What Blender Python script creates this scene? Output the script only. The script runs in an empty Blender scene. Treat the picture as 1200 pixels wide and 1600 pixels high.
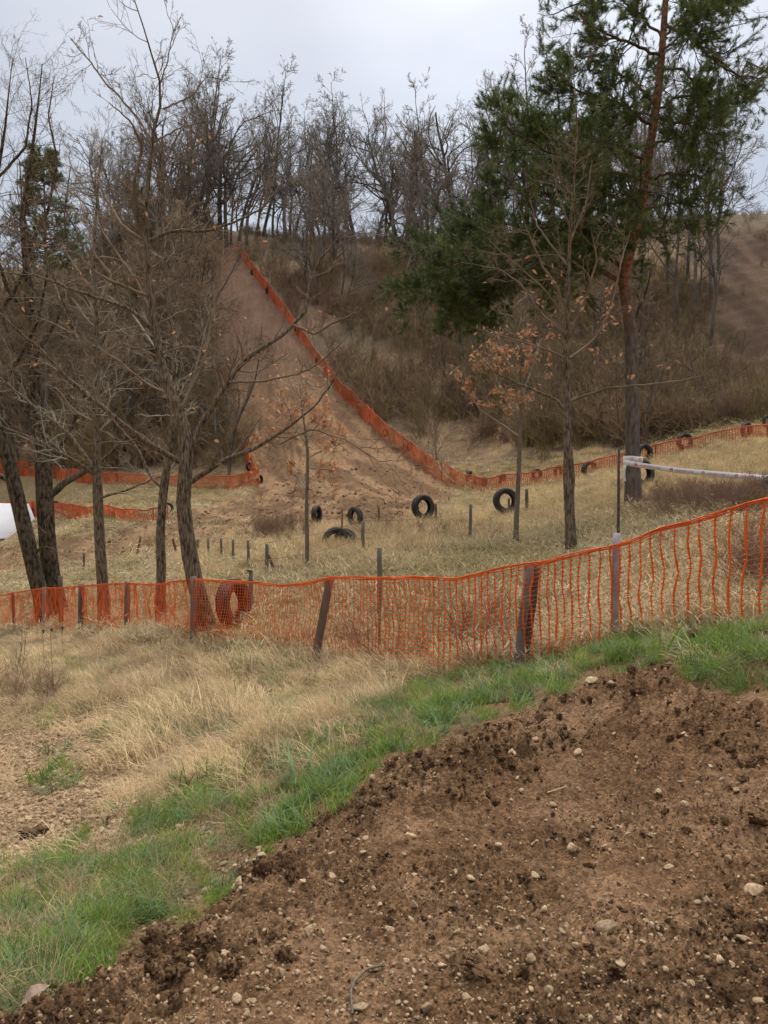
import bpy, math, random
import numpy as np
from mathutils import Vector, Matrix
rng = np.random.default_rng(11)
random.seed(5)
R = math.radians
scene = bpy.context.scene
COL = scene.collection

# ------------------------------------------------------------------ camera, sky, sun
PITCH = R(2.0)
FPX = 1200.0
CAMZ = 1.6
cam_d = bpy.data.cameras.new('camera')
cam = bpy.data.objects.new('camera', cam_d)
COL.objects.link(cam)
cam.location = (0, 0, CAMZ)
cam.rotation_euler = (R(90) - PITCH, 0, 0)
cam_d.sensor_fit = 'VERTICAL'
cam_d.sensor_height = 36.0
cam_d.lens = 27.0
cam_d.clip_start = 0.05
cam_d.clip_end = 2000
scene.camera = cam

SUN_EL, SUN_AZ = R(62), R(20)          # behind the cloud, ahead and slightly right
world = bpy.data.worlds.new('World')
scene.world = world
world.use_nodes = True
wn, wl = world.node_tree.nodes, world.node_tree.links
wn.clear()
wo = wn.new('ShaderNodeOutputWorld')
bg1 = wn.new('ShaderNodeBackground'); bg2 = wn.new('ShaderNodeBackground'); addw = wn.new('ShaderNodeAddShader')
sky = wn.new('ShaderNodeTexSky')
sky.sky_type = 'NISHITA'; sky.sun_disc = False
sky.sun_elevation = SUN_EL; sky.sun_rotation = SUN_AZ
sky.dust_density = 1.0
bg1.inputs['Strength'].default_value = 0.05
wl.new(sky.outputs[0], bg1.inputs['Color'])
tc = wn.new('ShaderNodeTexCoord')
mp = wn.new('ShaderNodeMapping'); mp.inputs['Scale'].default_value = (1, 1, 2.4); mp.inputs['Location'].default_value = (3.1, .4, .2)
wl.new(tc.outputs['Generated'], mp.inputs[0])
nz = wn.new('ShaderNodeTexNoise'); nz.inputs['Scale'].default_value = 1.9; nz.inputs['Detail'].default_value = 6; nz.inputs['Roughness'].default_value = .42
wl.new(mp.outputs[0], nz.inputs['Vector'])
rampw = wn.new('ShaderNodeValToRGB')
rampw.color_ramp.elements[0].position = .34; rampw.color_ramp.elements[0].color = (.29, .286, .275, 1)
rampw.color_ramp.elements[1].position = .68; rampw.color_ramp.elements[1].color = (.43, .422, .41, 1)
wl.new(nz.outputs[0], rampw.inputs[0])
# the sun's place behind thin cloud: a broad brighter patch
dotn = wn.new('ShaderNodeVectorMath'); dotn.operation = 'DOT_PRODUCT'
_d = Vector((math.sin(R(14)) * math.cos(R(32)), math.cos(R(14)) * math.cos(R(32)), math.sin(R(32))))
dotn.inputs[1].default_value = _d
nrm = wn.new('ShaderNodeVectorMath'); nrm.operation = 'NORMALIZE'
wl.new(tc.outputs['Generated'], nrm.inputs[0]); wl.new(nrm.outputs[0], dotn.inputs[0])
mr = wn.new('ShaderNodeMapRange'); mr.interpolation_type = 'SMOOTHSTEP'
mr.inputs['From Min'].default_value = .95; mr.inputs['From Max'].default_value = 1.0
mr.inputs['To Min'].default_value = 0; mr.inputs['To Max'].default_value = 1
wl.new(dotn.outputs['Value'], mr.inputs['Value'])
nz2 = wn.new('ShaderNodeTexNoise'); nz2.inputs['Scale'].default_value = 4.0; nz2.inputs['Detail'].default_value = 4
wl.new(mp.outputs[0], nz2.inputs['Vector'])
mulw = wn.new('ShaderNodeMath'); mulw.operation = 'MULTIPLY'
mr.inputs['To Max'].default_value = .95
wl.new(mr.outputs[0], mulw.inputs[0]); wl.new(nz2.outputs[0], mulw.inputs[1])
mixw = wn.new('ShaderNodeMix'); mixw.data_type = 'RGBA'
mixw.inputs['B'].default_value = (.66, .66, .665, 1)
wl.new(mulw.outputs[0], mixw.inputs['Factor']); wl.new(rampw.outputs[0], mixw.inputs['A'])
wl.new(mixw.outputs['Result'], bg2.inputs['Color'])
# overcast sky, its unseen zenith boosted steeply to keep the ground lit
sxz = wn.new('ShaderNodeSeparateXYZ'); wl.new(nrm.outputs[0], sxz.inputs[0])
zenith_boost = wn.new('ShaderNodeMapRange'); zenith_boost.inputs['From Min'].default_value = 0; zenith_boost.inputs['From Max'].default_value = 1
zenith_boost.inputs['To Min'].default_value = .88; zenith_boost.inputs['To Max'].default_value = 5.4
pwz = wn.new('ShaderNodeMath'); pwz.operation = 'POWER'; pwz.inputs[1].default_value = 3.9; pwz.use_clamp = True
mxz = wn.new('ShaderNodeMath'); mxz.operation = 'MAXIMUM'; mxz.inputs[1].default_value = 0
wl.new(sxz.outputs['Z'], mxz.inputs[0]); wl.new(mxz.outputs[0], pwz.inputs[0]); wl.new(pwz.outputs[0], zenith_boost.inputs['Value']); wl.new(zenith_boost.outputs[0], bg2.inputs['Strength'])
wl.new(bg1.outputs[0], addw.inputs[0]); wl.new(bg2.outputs[0], addw.inputs[1]); wl.new(addw.outputs[0], wo.inputs[0])

sun_d = bpy.data.lights.new('sun', 'SUN')
sun = bpy.data.objects.new('sun', sun_d)
COL.objects.link(sun)
sun_d.energy = 1.7; sun_d.angle = R(25); sun_d.color = (1, .93, .82)
sd = Vector((math.sin(SUN_AZ) * math.cos(SUN_EL), math.cos(SUN_AZ) * math.cos(SUN_EL), math.sin(SUN_EL)))
sun.rotation_euler = sd.to_track_quat('Z', 'Y').to_euler()
scene.view_settings.view_transform = 'Standard'
scene.view_settings.look = 'None'
scene.view_settings.exposure = 0.22
scene.view_settings.gamma = 1.0
scene.view_settings.use_curve_mapping = False
scene.cycles.max_bounces = 4
scene.cycles.diffuse_bounces = 2
scene.cycles.glossy_bounces = 1
scene.cycles.transparent_max_bounces = 8

# ------------------------------------------------------------------ mapping helpers
def ray(px, py):
    x = (np.asarray(px, float) - 600) / FPX
    v = -(np.asarray(py, float) - 800) / FPX
    c, s = math.cos(PITCH), math.sin(PITCH)
    return x, c + v * s, v * c - s          # forward y = c + v s ; up = v c - s

def project(X, Y, Z):
    c, s = math.cos(PITCH), math.sin(PITCH)
    dz = Z - CAMZ
    fy = Y * c - dz * s
    v = (Y * s + dz * c) / np.maximum(fy, 1e-3)
    return 600 + FPX * X / np.maximum(fy, 1e-3), 800 - FPX * v

def W(px, py, y):
    a, b, c = ray(px, py)
    t = y / b
    return np.array([a * t, y, CAMZ + c * t])

# ------------------------------------------------------------------ numpy noise
def _hash(ix, iy, seed):
    h = (ix.astype(np.int64) * 374761393 + iy.astype(np.int64) * 668265263 + seed * 1442695041) & 0x7fffffff
    h = ((h ^ (h >> 13)) * 1274126177) & 0x7fffffff
    return (h ^ (h >> 16)) & 0x7fffffff

def gnoise(x, y, seed=0):
    x = np.asarray(x, float); y = np.asarray(y, float)
    ix = np.floor(x); iy = np.floor(y)
    fx = x - ix; fy = y - iy
    ux = fx * fx * fx * (fx * (fx * 6 - 15) + 10); uy = fy * fy * fy * (fy * (fy * 6 - 15) + 10)
    def g(a, b):
        an = _hash(ix + a, iy + b, seed) * (2 * math.pi / 0x7fffffff)
        return np.cos(an) * (fx - a) + np.sin(an) * (fy - b)
    return 1.5 * ((g(0, 0) * (1 - ux) + g(1, 0) * ux) * (1 - uy) + (g(0, 1) * (1 - ux) + g(1, 1) * ux) * uy)

def fbm(x, y, oct=4, seed=0, gain=.5):
    s = 0; a = 1
    for k in range(oct):
        s = s + a * gnoise(x * 2 ** k, y * 2 ** k, seed + k * 17); a *= gain
    return s

def lumps(x, y, seed=0, fill=.8):
    """rounded clods of mixed sizes, one per cell"""
    x = np.asarray(x, float); y = np.asarray(y, float)
    ix = np.floor(x); iy = np.floor(y); h = np.zeros_like(x)
    for a in (-1, 0, 1):
        for b in (-1, 0, 1):
            k = _hash(ix + a, iy + b, seed); u = (k & 1023) / 1023.; v = ((k >> 10) & 1023) / 1023.; w = ((k >> 20) & 1023) / 1023.
            rad = np.where(w < fill, .22 + .5 * (w / fill) ** 2, 0.0001)
            dx = x - ix - a - u; dy = y - iy - b - v
            ang = k * .001; dx2 = dx * np.cos(ang) + dy * np.sin(ang); dy2 = (-dx * np.sin(ang) + dy * np.cos(ang)) * 1.35
            h = np.maximum(h, rad * np.sqrt(np.clip(1 - (np.abs(dx2) ** 2.5 + np.abs(dy2) ** 2.5) / rad ** 2.5, 0, 1)))
    return h

def sstep(a, b, x):
    t = np.clip((np.asarray(x, float) - a) / (b - a), 0, 1)
    return t * t * (3 - 2 * t)

# ------------------------------------------------------------------ terrain (heights fitted to surveyed points)
CT = [  # (px, py, ground distance along the view)
 (600,1600,2.23),(0,1600,2.5),(1200,1600,2.45),(600,1400,2.92),(620,1230,3.95),(900,1095,5.2),(1200,1085,4.6),(1050,1045,5.3),
 (1200,1000,5.55),(950,1200,4.2),(1150,1300,3.4),(900,1400,2.95),(300,1500,2.65),
 (0,1300,6.0),(0,1150,10),(0,1050,16),(300,1300,4.75),(300,1430,3.2),(300,1150,7.2),(500,1150,6.0),(500,1290,4.05),(0,1450,3.9),(150,1200,6.8),
 (700,1130,5.25),(430,1360,3.4),
 (0,983,25),(150,990,18),(300,1008,12),(500,1032,9.5),(690,1052,8.05),(830,1036,7.6),(960,1012,7.2),(1080,990,6.8),(1200,985,6.3),
 (0,920,33),(0,850,52),(0,780,72),(150,880,30),(200,815,36),(200,765,46),(300,860,26),(350,765,45),
 (480,895,15),(480,840,19.5),(480,790,28),(600,890,13),(600,830,20),(600,790,28),(430,770,36),(500,680,46),(450,560,57),(400,450,72),(372,392,86),(345,374,90),
 (700,760,38),(850,750,34),(1000,725,32),(1200,697,30),(1000,755,25),(1200,730,25),
 (735,850,18),(800,855,15.5),(892,868,13.8),(990,802,20),(1100,825,14),(1200,850,11.5),(1200,900,8.6),(1000,900,10.5),(800,900,12),(1090,780,19),(1200,790,16),
 (700,700,43),(700,600,51),(700,450,70),(700,378,89),(560,690,44),(560,560,58),(560,380,88),
 (1000,600,46),(1000,450,62),(1000,348,82),(1200,334,82),(1200,500,55),(1200,600,44),(850,600,49),(850,450,66),(850,365,86),
 (0,600,90),(0,420,112),(200,700,56),(200,600,68),(200,450,88),(200,372,98),(50,700,74),
]
CAZR = [  # (azimuth, distance, z) beyond the frame and near the feet
 (-.7,1.2,.1),(0,1.2,.02),(.7,1.2,.1),(-.7,2.2,-.05),(.7,2.4,.05),(-.8,6,-1.2),(.8,5,.6),(-.8,12,-2.2),(.8,9,.9),(-.8,30,-3),(.8,25,2.6),
 (-.8,60,1),(.8,45,8),(-.8,110,30),(.8,80,26),(-.4,135,31),(0,120,31),(.4,120,29),(-.8,170,32),(.8,170,29),(0,170,31),
 (-.4,250,32),(.3,250,31)]
cc = []
for px, py, r in CT:
    a, b, c = ray(px, py); hyp = math.hypot(a, b)
    cc.append((math.atan2(a, b), r, c / hyp * r + CAMZ))
cc += CAZR
cc = np.array(cc)
CA, CL, CQ = cc[:, 0] * 2.2, np.log(cc[:, 1]), cc[:, 2] / cc[:, 1]
def tps(d2): return .5 * d2 * np.log(d2 + 1e-12)
n = len(CA)
D2 = (CA[:, None] - CA) ** 2 + (CL[:, None] - CL) ** 2
A = np.zeros((n + 3, n + 3)); A[:n, :n] = tps(D2) + np.eye(n) * 2e-3
Pm = np.stack([np.ones(n), CA, CL], 1); A[:n, n:] = Pm; A[n:, :n] = Pm.T
sol = np.linalg.solve(A, np.concatenate([CQ, np.zeros(3)]))
GA = np.linspace(-.85, .85, 300); GL = np.linspace(math.log(1.0), math.log(260), 420)
ga, gl = np.meshgrid(GA, GL, indexing='ij')
qa = ga.ravel() * 2.2; ql = gl.ravel()
Q = sol[n] + sol[n + 1] * qa + sol[n + 2] * ql
for i in range(n):
    Q += sol[i] * tps((qa - CA[i]) ** 2 + (ql - CL[i]) ** 2)
QG = Q.reshape(ga.shape)

def base_z(X, Y):
    X = np.asarray(X, float); Y = np.asarray(Y, float)
    az = np.arctan2(X, Y); r = np.hypot(X, Y)
    def q(azv):
        u = np.clip((azv - GA[0]) / (GA[1] - GA[0]), 0, len(GA) - 1.001)
        v = np.clip((np.log(np.maximum(r, 1.0)) - GL[0]) / (GL[1] - GL[0]), 0, len(GL) - 1.001)
        i = u.astype(int); j = v.astype(int); fu = u - i; fv = v - j
        return (QG[i, j] * (1 - fu) * (1 - fv) + QG[i + 1, j] * fu * (1 - fv) + QG[i, j + 1] * (1 - fu) * fv + QG[i + 1, j + 1] * fu * fv)
    w = sstep(.85, math.pi, np.abs(az)) * .5
    side = np.where(az >= 0, 1.0, -1.0)
    qq = q(np.clip(az, -.85, .85)) * (1 - w) + q(-.85 * side) * w
    return qq * np.clip(r, .0, 260)

# ------------------------------------------------------------------ what grows where
DE = np.array([(-900,1900),(-200,1720),(0,1590),(100,1540),(200,1500),(300,1440),(380,1375),(430,1335),(520,1275),(620,1205),(700,1165),(830,1108),(900,1072),(960,1038),(1050,1052),(1100,1075),(1200,1098),(1400,1120),(2500,1200)], float)
GREEN = np.array([(-900,1560),(0,1490),(150,1400),(300,1290),(450,1235),(600,1130),(700,1090),(850,1045),(1000,1000),(1200,1015),(2500,1080)], float)
GRW = np.array([(-900,150),(0,130),(300,85),(450,70),(600,48),(850,35),(1000,40),(1200,60),(2500,60)], float)
HF = np.array([(372,390),(384,410),(398,432),(420,460),(445,492),(470,530),(495,568),(520,600),(545,628),(570,655),(600,685),(640,712),(690,752)], float)  # base of the fence up the hill
TL = np.array([(345,388),(332,450),(332,520),(342,600),(362,680),(392,745),(405,762)], float)
def masks(X, Y, Z=None):
    X = np.asarray(X, float); Y = np.asarray(Y, float)
    if Z is None: Z = base_z(X, Y)
    r = np.hypot(X, Y)
    px, py = project(X, Y, Z)
    front = (Y > .4)
    px = np.where(front, px, np.where(X > 0, 2500, -900)); py = np.where(front, py, 2400)
    px = np.clip(px, -2000, 4000); py = np.clip(py, -2000, 6000)
    j = fbm(X * 1.7, Y * 1.7, 4, 3)
    jpx = 26 * j * np.clip(5 / np.maximum(r, 1), .2, 2)
    near = r < 7.5
    d = np.interp(px, DE[:, 0], DE[:, 1])
    dirt = sstep(-14, 16, py - d + jpx) * (near | (~front))
    g = np.interp(px, GREEN[:, 0], GREEN[:, 1]); gw = np.interp(px, GRW[:, 0], GRW[:, 1])
    green = (1 - sstep(.55, 1.25, np.abs(py - g + jpx * .8) / gw)) * (r < 8)
    grav = sstep(330, 120, px + jpx * 3 - (py - 1200) * .25) * sstep(1085, 1150, py + jpx) * sstep(1420, 1330, py + jpx) * (r > 3) * (r < 14)
    lf = np.interp(py, TL[:, 1], TL[:, 0]); rt = np.interp(py, HF[:, 1], HF[:, 0])
    jf = fbm(X * .25, Y * .25, 3, 8)
    track = (r > 34) * sstep(-4, 6, px - lf + jf * 6) * sstep(-4, 6, rt - px + jf * 4) * sstep(384, 392, py) * (py < 764)
    low = (r > 21) * sstep(742, 756, py) * sstep(-1, 1, (np.interp(px, [-400, 0, 200, 330, 450, 620, 715], [912, 897, 872, 858, 840, 826, 778]) - py) / 6 + jf * 1.2) \
        * sstep(-1, 1, (py - np.interp(px, [-400, 0, 200, 330, 400, 430, 640, 715], [880, 858, 824, 792, 762, 700, 720, 758])) / 6 + jf * 1.2) * sstep(725, 700, px)
    low = low * np.where(px < 400, .9, 1)
    track = np.clip(np.maximum(track, low), 0, 1)
    slope = (r > 39) * sstep(1085, 1135, px + 22 * jf + (py - 400) * -.08) * sstep(660, 620, py - (px - 1150) * .5)
    hill = sstep(0, 1, (np.interp(px, [-600, 0, 400, 405, 600, 700, 1000, 1200, 2200], [752, 745, 740, 735, 672, 735, 700, 668, 560]) - py + jf * 9) / 12) * (r > 33)
    hill = np.maximum(hill, (r > 95) * 1.0)
    return dict(px=px, py=py, r=r, dirt=dirt, green=green * (1 - dirt * .6), grav=grav * (1 - dirt), track=track, hill=hill * (1 - track), slope=slope * (1 - track))

def crumble(X, Y):
    """how loose the soil is"""
    return np.clip(.5 + 1.3 * fbm(X * 1.1 + 7, Y * 1.1, 3, 21), 0, 1)

def detail(X, Y, m):
    r = m['r']; fade = np.clip(9.0 / np.maximum(r, 1), .0, 1) ** 1
    d = m['dirt']; cr = crumble(X, Y)
    lip = np.exp(-((m['py'] - np.interp(m['px'], DE[:, 0], DE[:, 1]) - 50) / 60) ** 2) * (r < 7.5)
    cr = np.clip(cr * .9 + .9 * lip, 0, 1.35)
    e = 0.05 * fbm(X * .8, Y * .8, 2, 5)
    n1 = np.abs(gnoise(X * 7, Y * 7, 31)); n2 = np.abs(gnoise(X * 15, Y * 15, 32)); n3 = np.abs(gnoise(X * 32, Y * 32, 33)); n4 = gnoise(X * 70, Y * 70, 34)
    wx = X + .02 * gnoise(X * 9, Y * 9, 35); wy = Y + .02 * gnoise(X * 9 + 50, Y * 9, 36)
    near_ = r < 9
    l1 = np.zeros_like(X); l2 = np.zeros_like(X); l3 = np.zeros_like(X)
    if near_.any():
        l1[near_] = lumps(wx[near_] * 9, wy[near_] * 9, 3); l2[near_] = lumps(wx[near_] * 19 + 3, wy[near_] * 19, 4, .9); l3[near_] = lumps(wx[near_] * 42, wy[near_] * 42 + 7, 5, .9)
    patch = sstep(-.1, .35, gnoise(X * 2.3, Y * 2.3, 37))
    soil = (.006 + .030 * cr) * n1 + (.004 + .012 * cr) * n2 + (.004 + .006 * cr) * n3 + (.002 + .002 * cr) * n4 - .022 * cr
    soil = soil + l1 * .06 * cr * patch + l2 * (.016 + .030 * cr) + l3 * (.014 + .010 * cr)
    soil += .035 * lip
    # shallow ruts running away from the viewer
    rut = .018 * np.sin((X * .92 - Y * .2) * 9 + 2.2 * gnoise(X * .7, Y * .7, 77)) * sstep(.3, 1.2, X)
    soil += rut * (1 - cr * .6)
    grass = .035 * fbm(X * 3, Y * 3, 3, 41)
    gr = .03 * fbm(X * 6, Y * 6, 3, 43)
    far = .10 * fbm(X * .5, Y * .5, 4, 51) * sstep(8, 20, r) + .25 * fbm(X * .16, Y * .16, 3, 52) * m['hill']
    tr = .22 * np.abs(gnoise(X * 2.2 + .8 * gnoise(X * .3, Y * .3, 9), Y * .35, 61)) * m['track'] + .07 * np.sin((Y * 4.2 + 1.5 * gnoise(X * .6, Y * .6, 12))) * m['slope']
    return e * np.clip(r / 4, .3, 1) * (r < 20) + d * soil * fade + (1 - d) * ((grass * (1 - m['grav']) + gr * m['grav']) * (r < 14)) + far + tr

def ground_z(X, Y):
    b = base_z(X, Y)
    return b + detail(X, Y, masks(X, Y, b))

def ground_at(px, py, ymin=1.5, ymax=150):
    a, b, c = ray(px, py)
    y = np.exp(np.linspace(math.log(ymin), math.log(ymax), 1500))
    z = CAMZ + c / b * y
    g = base_z(a / b * y, y)
    k = np.argmax(g >= z)
    if not (g >= z).any(): k = -1
    yy = y[k]; X = a / b * yy
    return np.array([X, yy, float(ground_z(np.array([X]), np.array([yy]))[0])])

# ------------------------------------------------------------------ object helpers
def thing(name, label, cat, loc=(0, 0, 0), group=None, rot=(0, 0, 0)):
    o = bpy.data.objects.new(name, None); COL.objects.link(o)
    o.empty_display_size = .2
    o.location = Vector([float(v) for v in loc]); o.rotation_euler = rot
    o['label'] = label; o['category'] = cat
    if group: o['group'] = group
    return o
def tag(o, label=None, cat=None, group=None, kind=None):
    if label: o['label'] = label
    if cat: o['category'] = cat
    if group: o['group'] = group
    if kind: o['kind'] = kind
    return o
def link(name, me, parent=None, mat=None, world_verts=False):
    o = bpy.data.objects.new(name, me); COL.objects.link(o)
    if mat is not None and len(me.materials) == 0: me.materials.append(mat)
    if parent is not None:
        o.parent = parent
        if world_verts: o.matrix_parent_inverse = Matrix.LocRotScale(parent.location, parent.rotation_euler, parent.scale).inverted()
    return o
def mesh_np(name, V, F, smooth=True, uv=None):
    """F: (M,3) or (M,4) int array"""
    V = np.ascontiguousarray(V, np.float32); F = np.ascontiguousarray(F, np.int32)
    me = bpy.data.meshes.new(name)
    me.vertices.add(len(V)); me.vertices.foreach_set('co', V.ravel())
    k = F.shape[1]
    me.loops.add(F.size); me.loops.foreach_set('vertex_index', F.ravel())
    me.polygons.add(len(F)); me.polygons.foreach_set('loop_start', np.arange(0, F.size, k, dtype=np.int32))
    me.update(calc_edges=True)
    if smooth: me.polygons.foreach_set('use_smooth', np.ones(len(F), bool))
    return me
def join_np(parts):
    Vs, Fs, o = [], [], 0
    for V, F in parts:
        if len(V) == 0: continue
        Vs.append(V); Fs.append(F + o); o += len(V)
    if not Vs: return np.zeros((0, 3)), np.zeros((0, 4), int)
    return np.concatenate(Vs), np.concatenate(Fs)
def box_np(c, s, R3=None):
    v = np.array([[x, y, z] for x in (-.5, .5) for y in (-.5, .5) for z in (-.5, .5)]) * np.array(s)
    if R3 is not None: v = v @ np.array(R3).T
    f = np.array([[0, 1, 3, 2], [4, 6, 7, 5], [0, 4, 5, 1], [2, 3, 7, 6], [0, 2, 6, 4], [1, 5, 7, 3]])
    return v + np.array(c), f
def tubes(P, Rd, sides=4, cap=True):
    """P (N,K,3), Rd (N,K): tubes for many polylines at once, quads"""
    P = np.asarray(P, float); Rd = np.asarray(Rd, float)
    N, K, _ = P.shape
    T = np.empty_like(P); T[:, 1:-1] = P[:, 2:] - P[:, :-2]; T[:, 0] = P[:, 1] - P[:, 0]; T[:, -1] = P[:, -1] - P[:, -2]
    T /= np.linalg.norm(T, axis=2, keepdims=True) + 1e-9
    mt = T.mean(1); ref = np.where(np.abs(mt[:, 2:3]) > .8, np.array([[1., 0.13, 0]]), np.array([[0.1, 0., 1.]]))
    U = np.cross(T, ref[:, None, :]); U /= np.linalg.norm(U, axis=2, keepdims=True) + 1e-9
    V = np.cross(T, U)
    a = np.arange(sides) * 2 * math.pi / sides
    ring = U[:, :, None, :] * np.cos(a)[None, None, :, None] + V[:, :, None, :] * np.sin(a)[None, None, :, None]
    verts = P[:, :, None, :] + ring * Rd[:, :, None, None]
    idx = np.arange(N * K * sides).reshape(N, K, sides)
    nx = np.roll(idx, -1, 2)
    F = np.stack([idx[:, :-1], idx[:, 1:], nx[:, 1:], nx[:, :-1]], -1).reshape(-1, 4)
    return verts.reshape(-1, 3), F
def resample(pts, K):
    pts = np.asarray(pts, float)
    seg = np.r_[0, np.cumsum(np.linalg.norm(np.diff(pts[:, :3], axis=0), axis=1))]
    t = np.linspace(0, seg[-1], K)
    return np.stack([np.interp(t, seg, pts[:, i]) for i in range(pts.shape[1])], 1)

# ------------------------------------------------------------------ materials
def mat(name, col, rough=.9, var=.25, scale=8, bump=0, bscale=30, col2=None, rand=0, spec=.2, coord='Object', stretch=None, detail_=4, trans=0):
    m = bpy.data.materials.new(name); m.use_nodes = True
    nt = m.node_tree; N, L = nt.nodes, nt.links
    b = N['Principled BSDF']; b.inputs['Roughness'].default_value = rough
    b.inputs['Specular IOR Level'].default_value = spec
    t = N.new('ShaderNodeTexCoord'); mpn = N.new('ShaderNodeMapping'); L.new(t.outputs[coord], mpn.inputs[0])
    if stretch: mpn.inputs['Scale'].default_value = stretch
    nz = N.new('ShaderNodeTexNoise'); nz.inputs['Scale'].default_value = scale; nz.inputs['Detail'].default_value = detail_
    L.new(mpn.outputs[0], nz.inputs['Vector'])
    rp = N.new('ShaderNodeValToRGB'); L.new(nz.outputs[0], rp.inputs[0])
    c2 = col2 or tuple(min(1, c * (1 + var)) for c in col)
    c1 = col if col2 else tuple(c * (1 - var) for c in col)
    rp.color_ramp.elements[0].position = .36; rp.color_ramp.elements[1].position = .64
    rp.color_ramp.elements[0].color = (*c1, 1); rp.color_ramp.elements[1].color = (*c2, 1)
    out = rp.outputs[0]
    if rand:
        oi = N.new('ShaderNodeObjectInfo'); hs = N.new('ShaderNodeHueSaturation')
        mr_ = N.new('ShaderNodeMapRange'); mr_.inputs['To Min'].default_value = 1 - rand; mr_.inputs['To Max'].default_value = 1 + rand
        L.new(oi.outputs['Random'], mr_.inputs['Value']); L.new(mr_.outputs[0], hs.inputs['Value'])
        mr2 = N.new('ShaderNodeMapRange'); mr2.inputs['To Min'].default_value = .5 - rand * .02; mr2.inputs['To Max'].default_value = .5 + rand * .02
        wn_ = N.new('ShaderNodeTexWhiteNoise'); wn_.noise_dimensions = '1D'; L.new(oi.outputs['Random'], wn_.inputs['W'])
        L.new(wn_.outputs[0], mr2.inputs['Value']); L.new(mr2.outputs[0], hs.inputs['Hue'])
        L.new(out, hs.inputs['Color']); out = hs.outputs[0]
    L.new(out, b.inputs['Base Color'])
    if bump:
        bz = N.new('ShaderNodeTexNoise'); bz.inputs['Scale'].default_value = bscale; bz.inputs['Detail'].default_value = 5
        L.new(mpn.outputs[0], bz.inputs['Vector'])
        bp = N.new('ShaderNodeBump'); bp.inputs['Strength'].default_value = bump; bp.inputs['Distance'].default_value = .02
        L.new(bz.outputs[0], bp.inputs['Height']); L.new(bp.outputs[0], b.inputs['Normal'])
    if trans:
        tb = N.new('ShaderNodeBsdfTranslucent'); mx = N.new('ShaderNodeMixShader'); mx.inputs[0].default_value = trans
        L.new(out, tb.inputs[0]); L.new(b.outputs[0], mx.inputs[1]); L.new(tb.outputs[0], mx.inputs[2])
        L.new(mx.outputs[0], N['Material Output'].inputs[0])
    return m

def ground_material():
    m = bpy.data.materials.new('ground'); m.use_nodes = True
    N, L = m.node_tree.nodes, m.node_tree.links
    b = N['Principled BSDF']; b.inputs['Roughness'].default_value = .93; b.inputs['Specular IOR Level'].default_value = .15
    at = N.new('ShaderNodeAttribute'); at.attribute_name = 'Col'
    tcn = N.new('ShaderNodeTexCoord')
    prev = at.outputs['Color']
    for sc, lo, hi, det in ((38, .62, 1.4, 6), (5, .75, 1.25, 5), (.8, .85, 1.15, 3)):
        nz = N.new('ShaderNodeTexNoise'); nz.inputs['Scale'].default_value = sc; nz.inputs['Detail'].default_value = det; nz.inputs['Roughness'].default_value = .65
        L.new(tcn.outputs['Object'], nz.inputs['Vector'])
        mr = N.new('ShaderNodeMapRange'); mr.inputs['From Min'].default_value = .3; mr.inputs['From Max'].default_value = .7
        mr.inputs['To Min'].default_value = lo; mr.inputs['To Max'].default_value = hi
        L.new(nz.outputs[0], mr.inputs['Value'])
        vm = N.new('ShaderNodeVectorMath'); vm.operation = 'SCALE'
        L.new(prev, vm.inputs[0]); L.new(mr.outputs[0], vm.inputs['Scale']); prev = vm.outputs[0]
    vo = N.new('ShaderNodeTexVoronoi'); vo.inputs['Scale'].default_value = 75; L.new(tcn.outputs['Object'], vo.inputs['Vector'])
    sp = N.new('ShaderNodeSeparateColor'); L.new(vo.outputs['Color'], sp.inputs[0])
    mr = N.new('ShaderNodeMapRange'); mr.inputs['To Min'].default_value = .68; mr.inputs['To Max'].default_value = 1.34; L.new(sp.outputs[0], mr.inputs['Value'])
    vm = N.new('ShaderNodeVectorMath'); vm.operation = 'SCALE'; L.new(prev, vm.inputs[0]); L.new(mr.outputs[0], vm.inputs['Scale']); prev = vm.outputs[0]
    L.new(prev, b.inputs['Base Color'])
    bv = N.new('ShaderNodeBump'); bv.inputs['Strength'].default_value = .8; bv.inputs['Distance'].default_value = .01; bv.invert = True
    L.new(vo.outputs['Distance'], bv.inputs['Height'])
    nz = N.new('ShaderNodeTexNoise'); nz.inputs['Scale'].default_value = 60; nz.inputs['Detail'].default_value = 6; nz.inputs['Roughness'].default_value = .7
    L.new(tcn.outputs['Object'], nz.inputs['Vector'])
    bp = N.new('ShaderNodeBump'); bp.inputs['Strength'].default_value = .9; bp.inputs['Distance'].default_value = .014
    L.new(bv.outputs[0], bp.inputs['Normal'])
    L.new(nz.outputs[0], bp.inputs['Height']); L.new(bp.outputs[0], b.inputs['Normal'])
    return m
M = {}
M['ground'] = ground_material()
M['stone'] = mat('pale_stone', (.50, .36, .22), .85, .30, 9, .5, 40, rand=.28)
M['clod'] = mat('soil_clod', (.235, .138, .072), .95, .25, 14, .8, 60, rand=.25)
M['straw'] = mat('dry_grass', (.66, .50, .29), .8, .22, 3, rand=.42, trans=.25)
M['straw_grey'] = mat('dead_grass', (.40, .29, .17), .85, .25, 3, rand=.4, trans=.2)
M['turf'] = mat('short_turf', (.36, .31, .145), .85, .25, 3, col2=(.52, .425, .24), rand=.3, trans=.25)
M['grass'] = mat('green_grass', (.205, .30, .045), .65, .3, 3, rand=.35, spec=.3, trans=.35)
M['grass_blue'] = mat('blue_green_grass', (.18, .28, .12), .65, .25, 3, rand=.3, spec=.3, trans=.3)
M['bark'] = mat('bark', (.045, .033, .022), .95, .3, 38, 1.0, 50, col2=(.25, .195, .14), stretch=(1, 1, .22), detail_=6)
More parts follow.
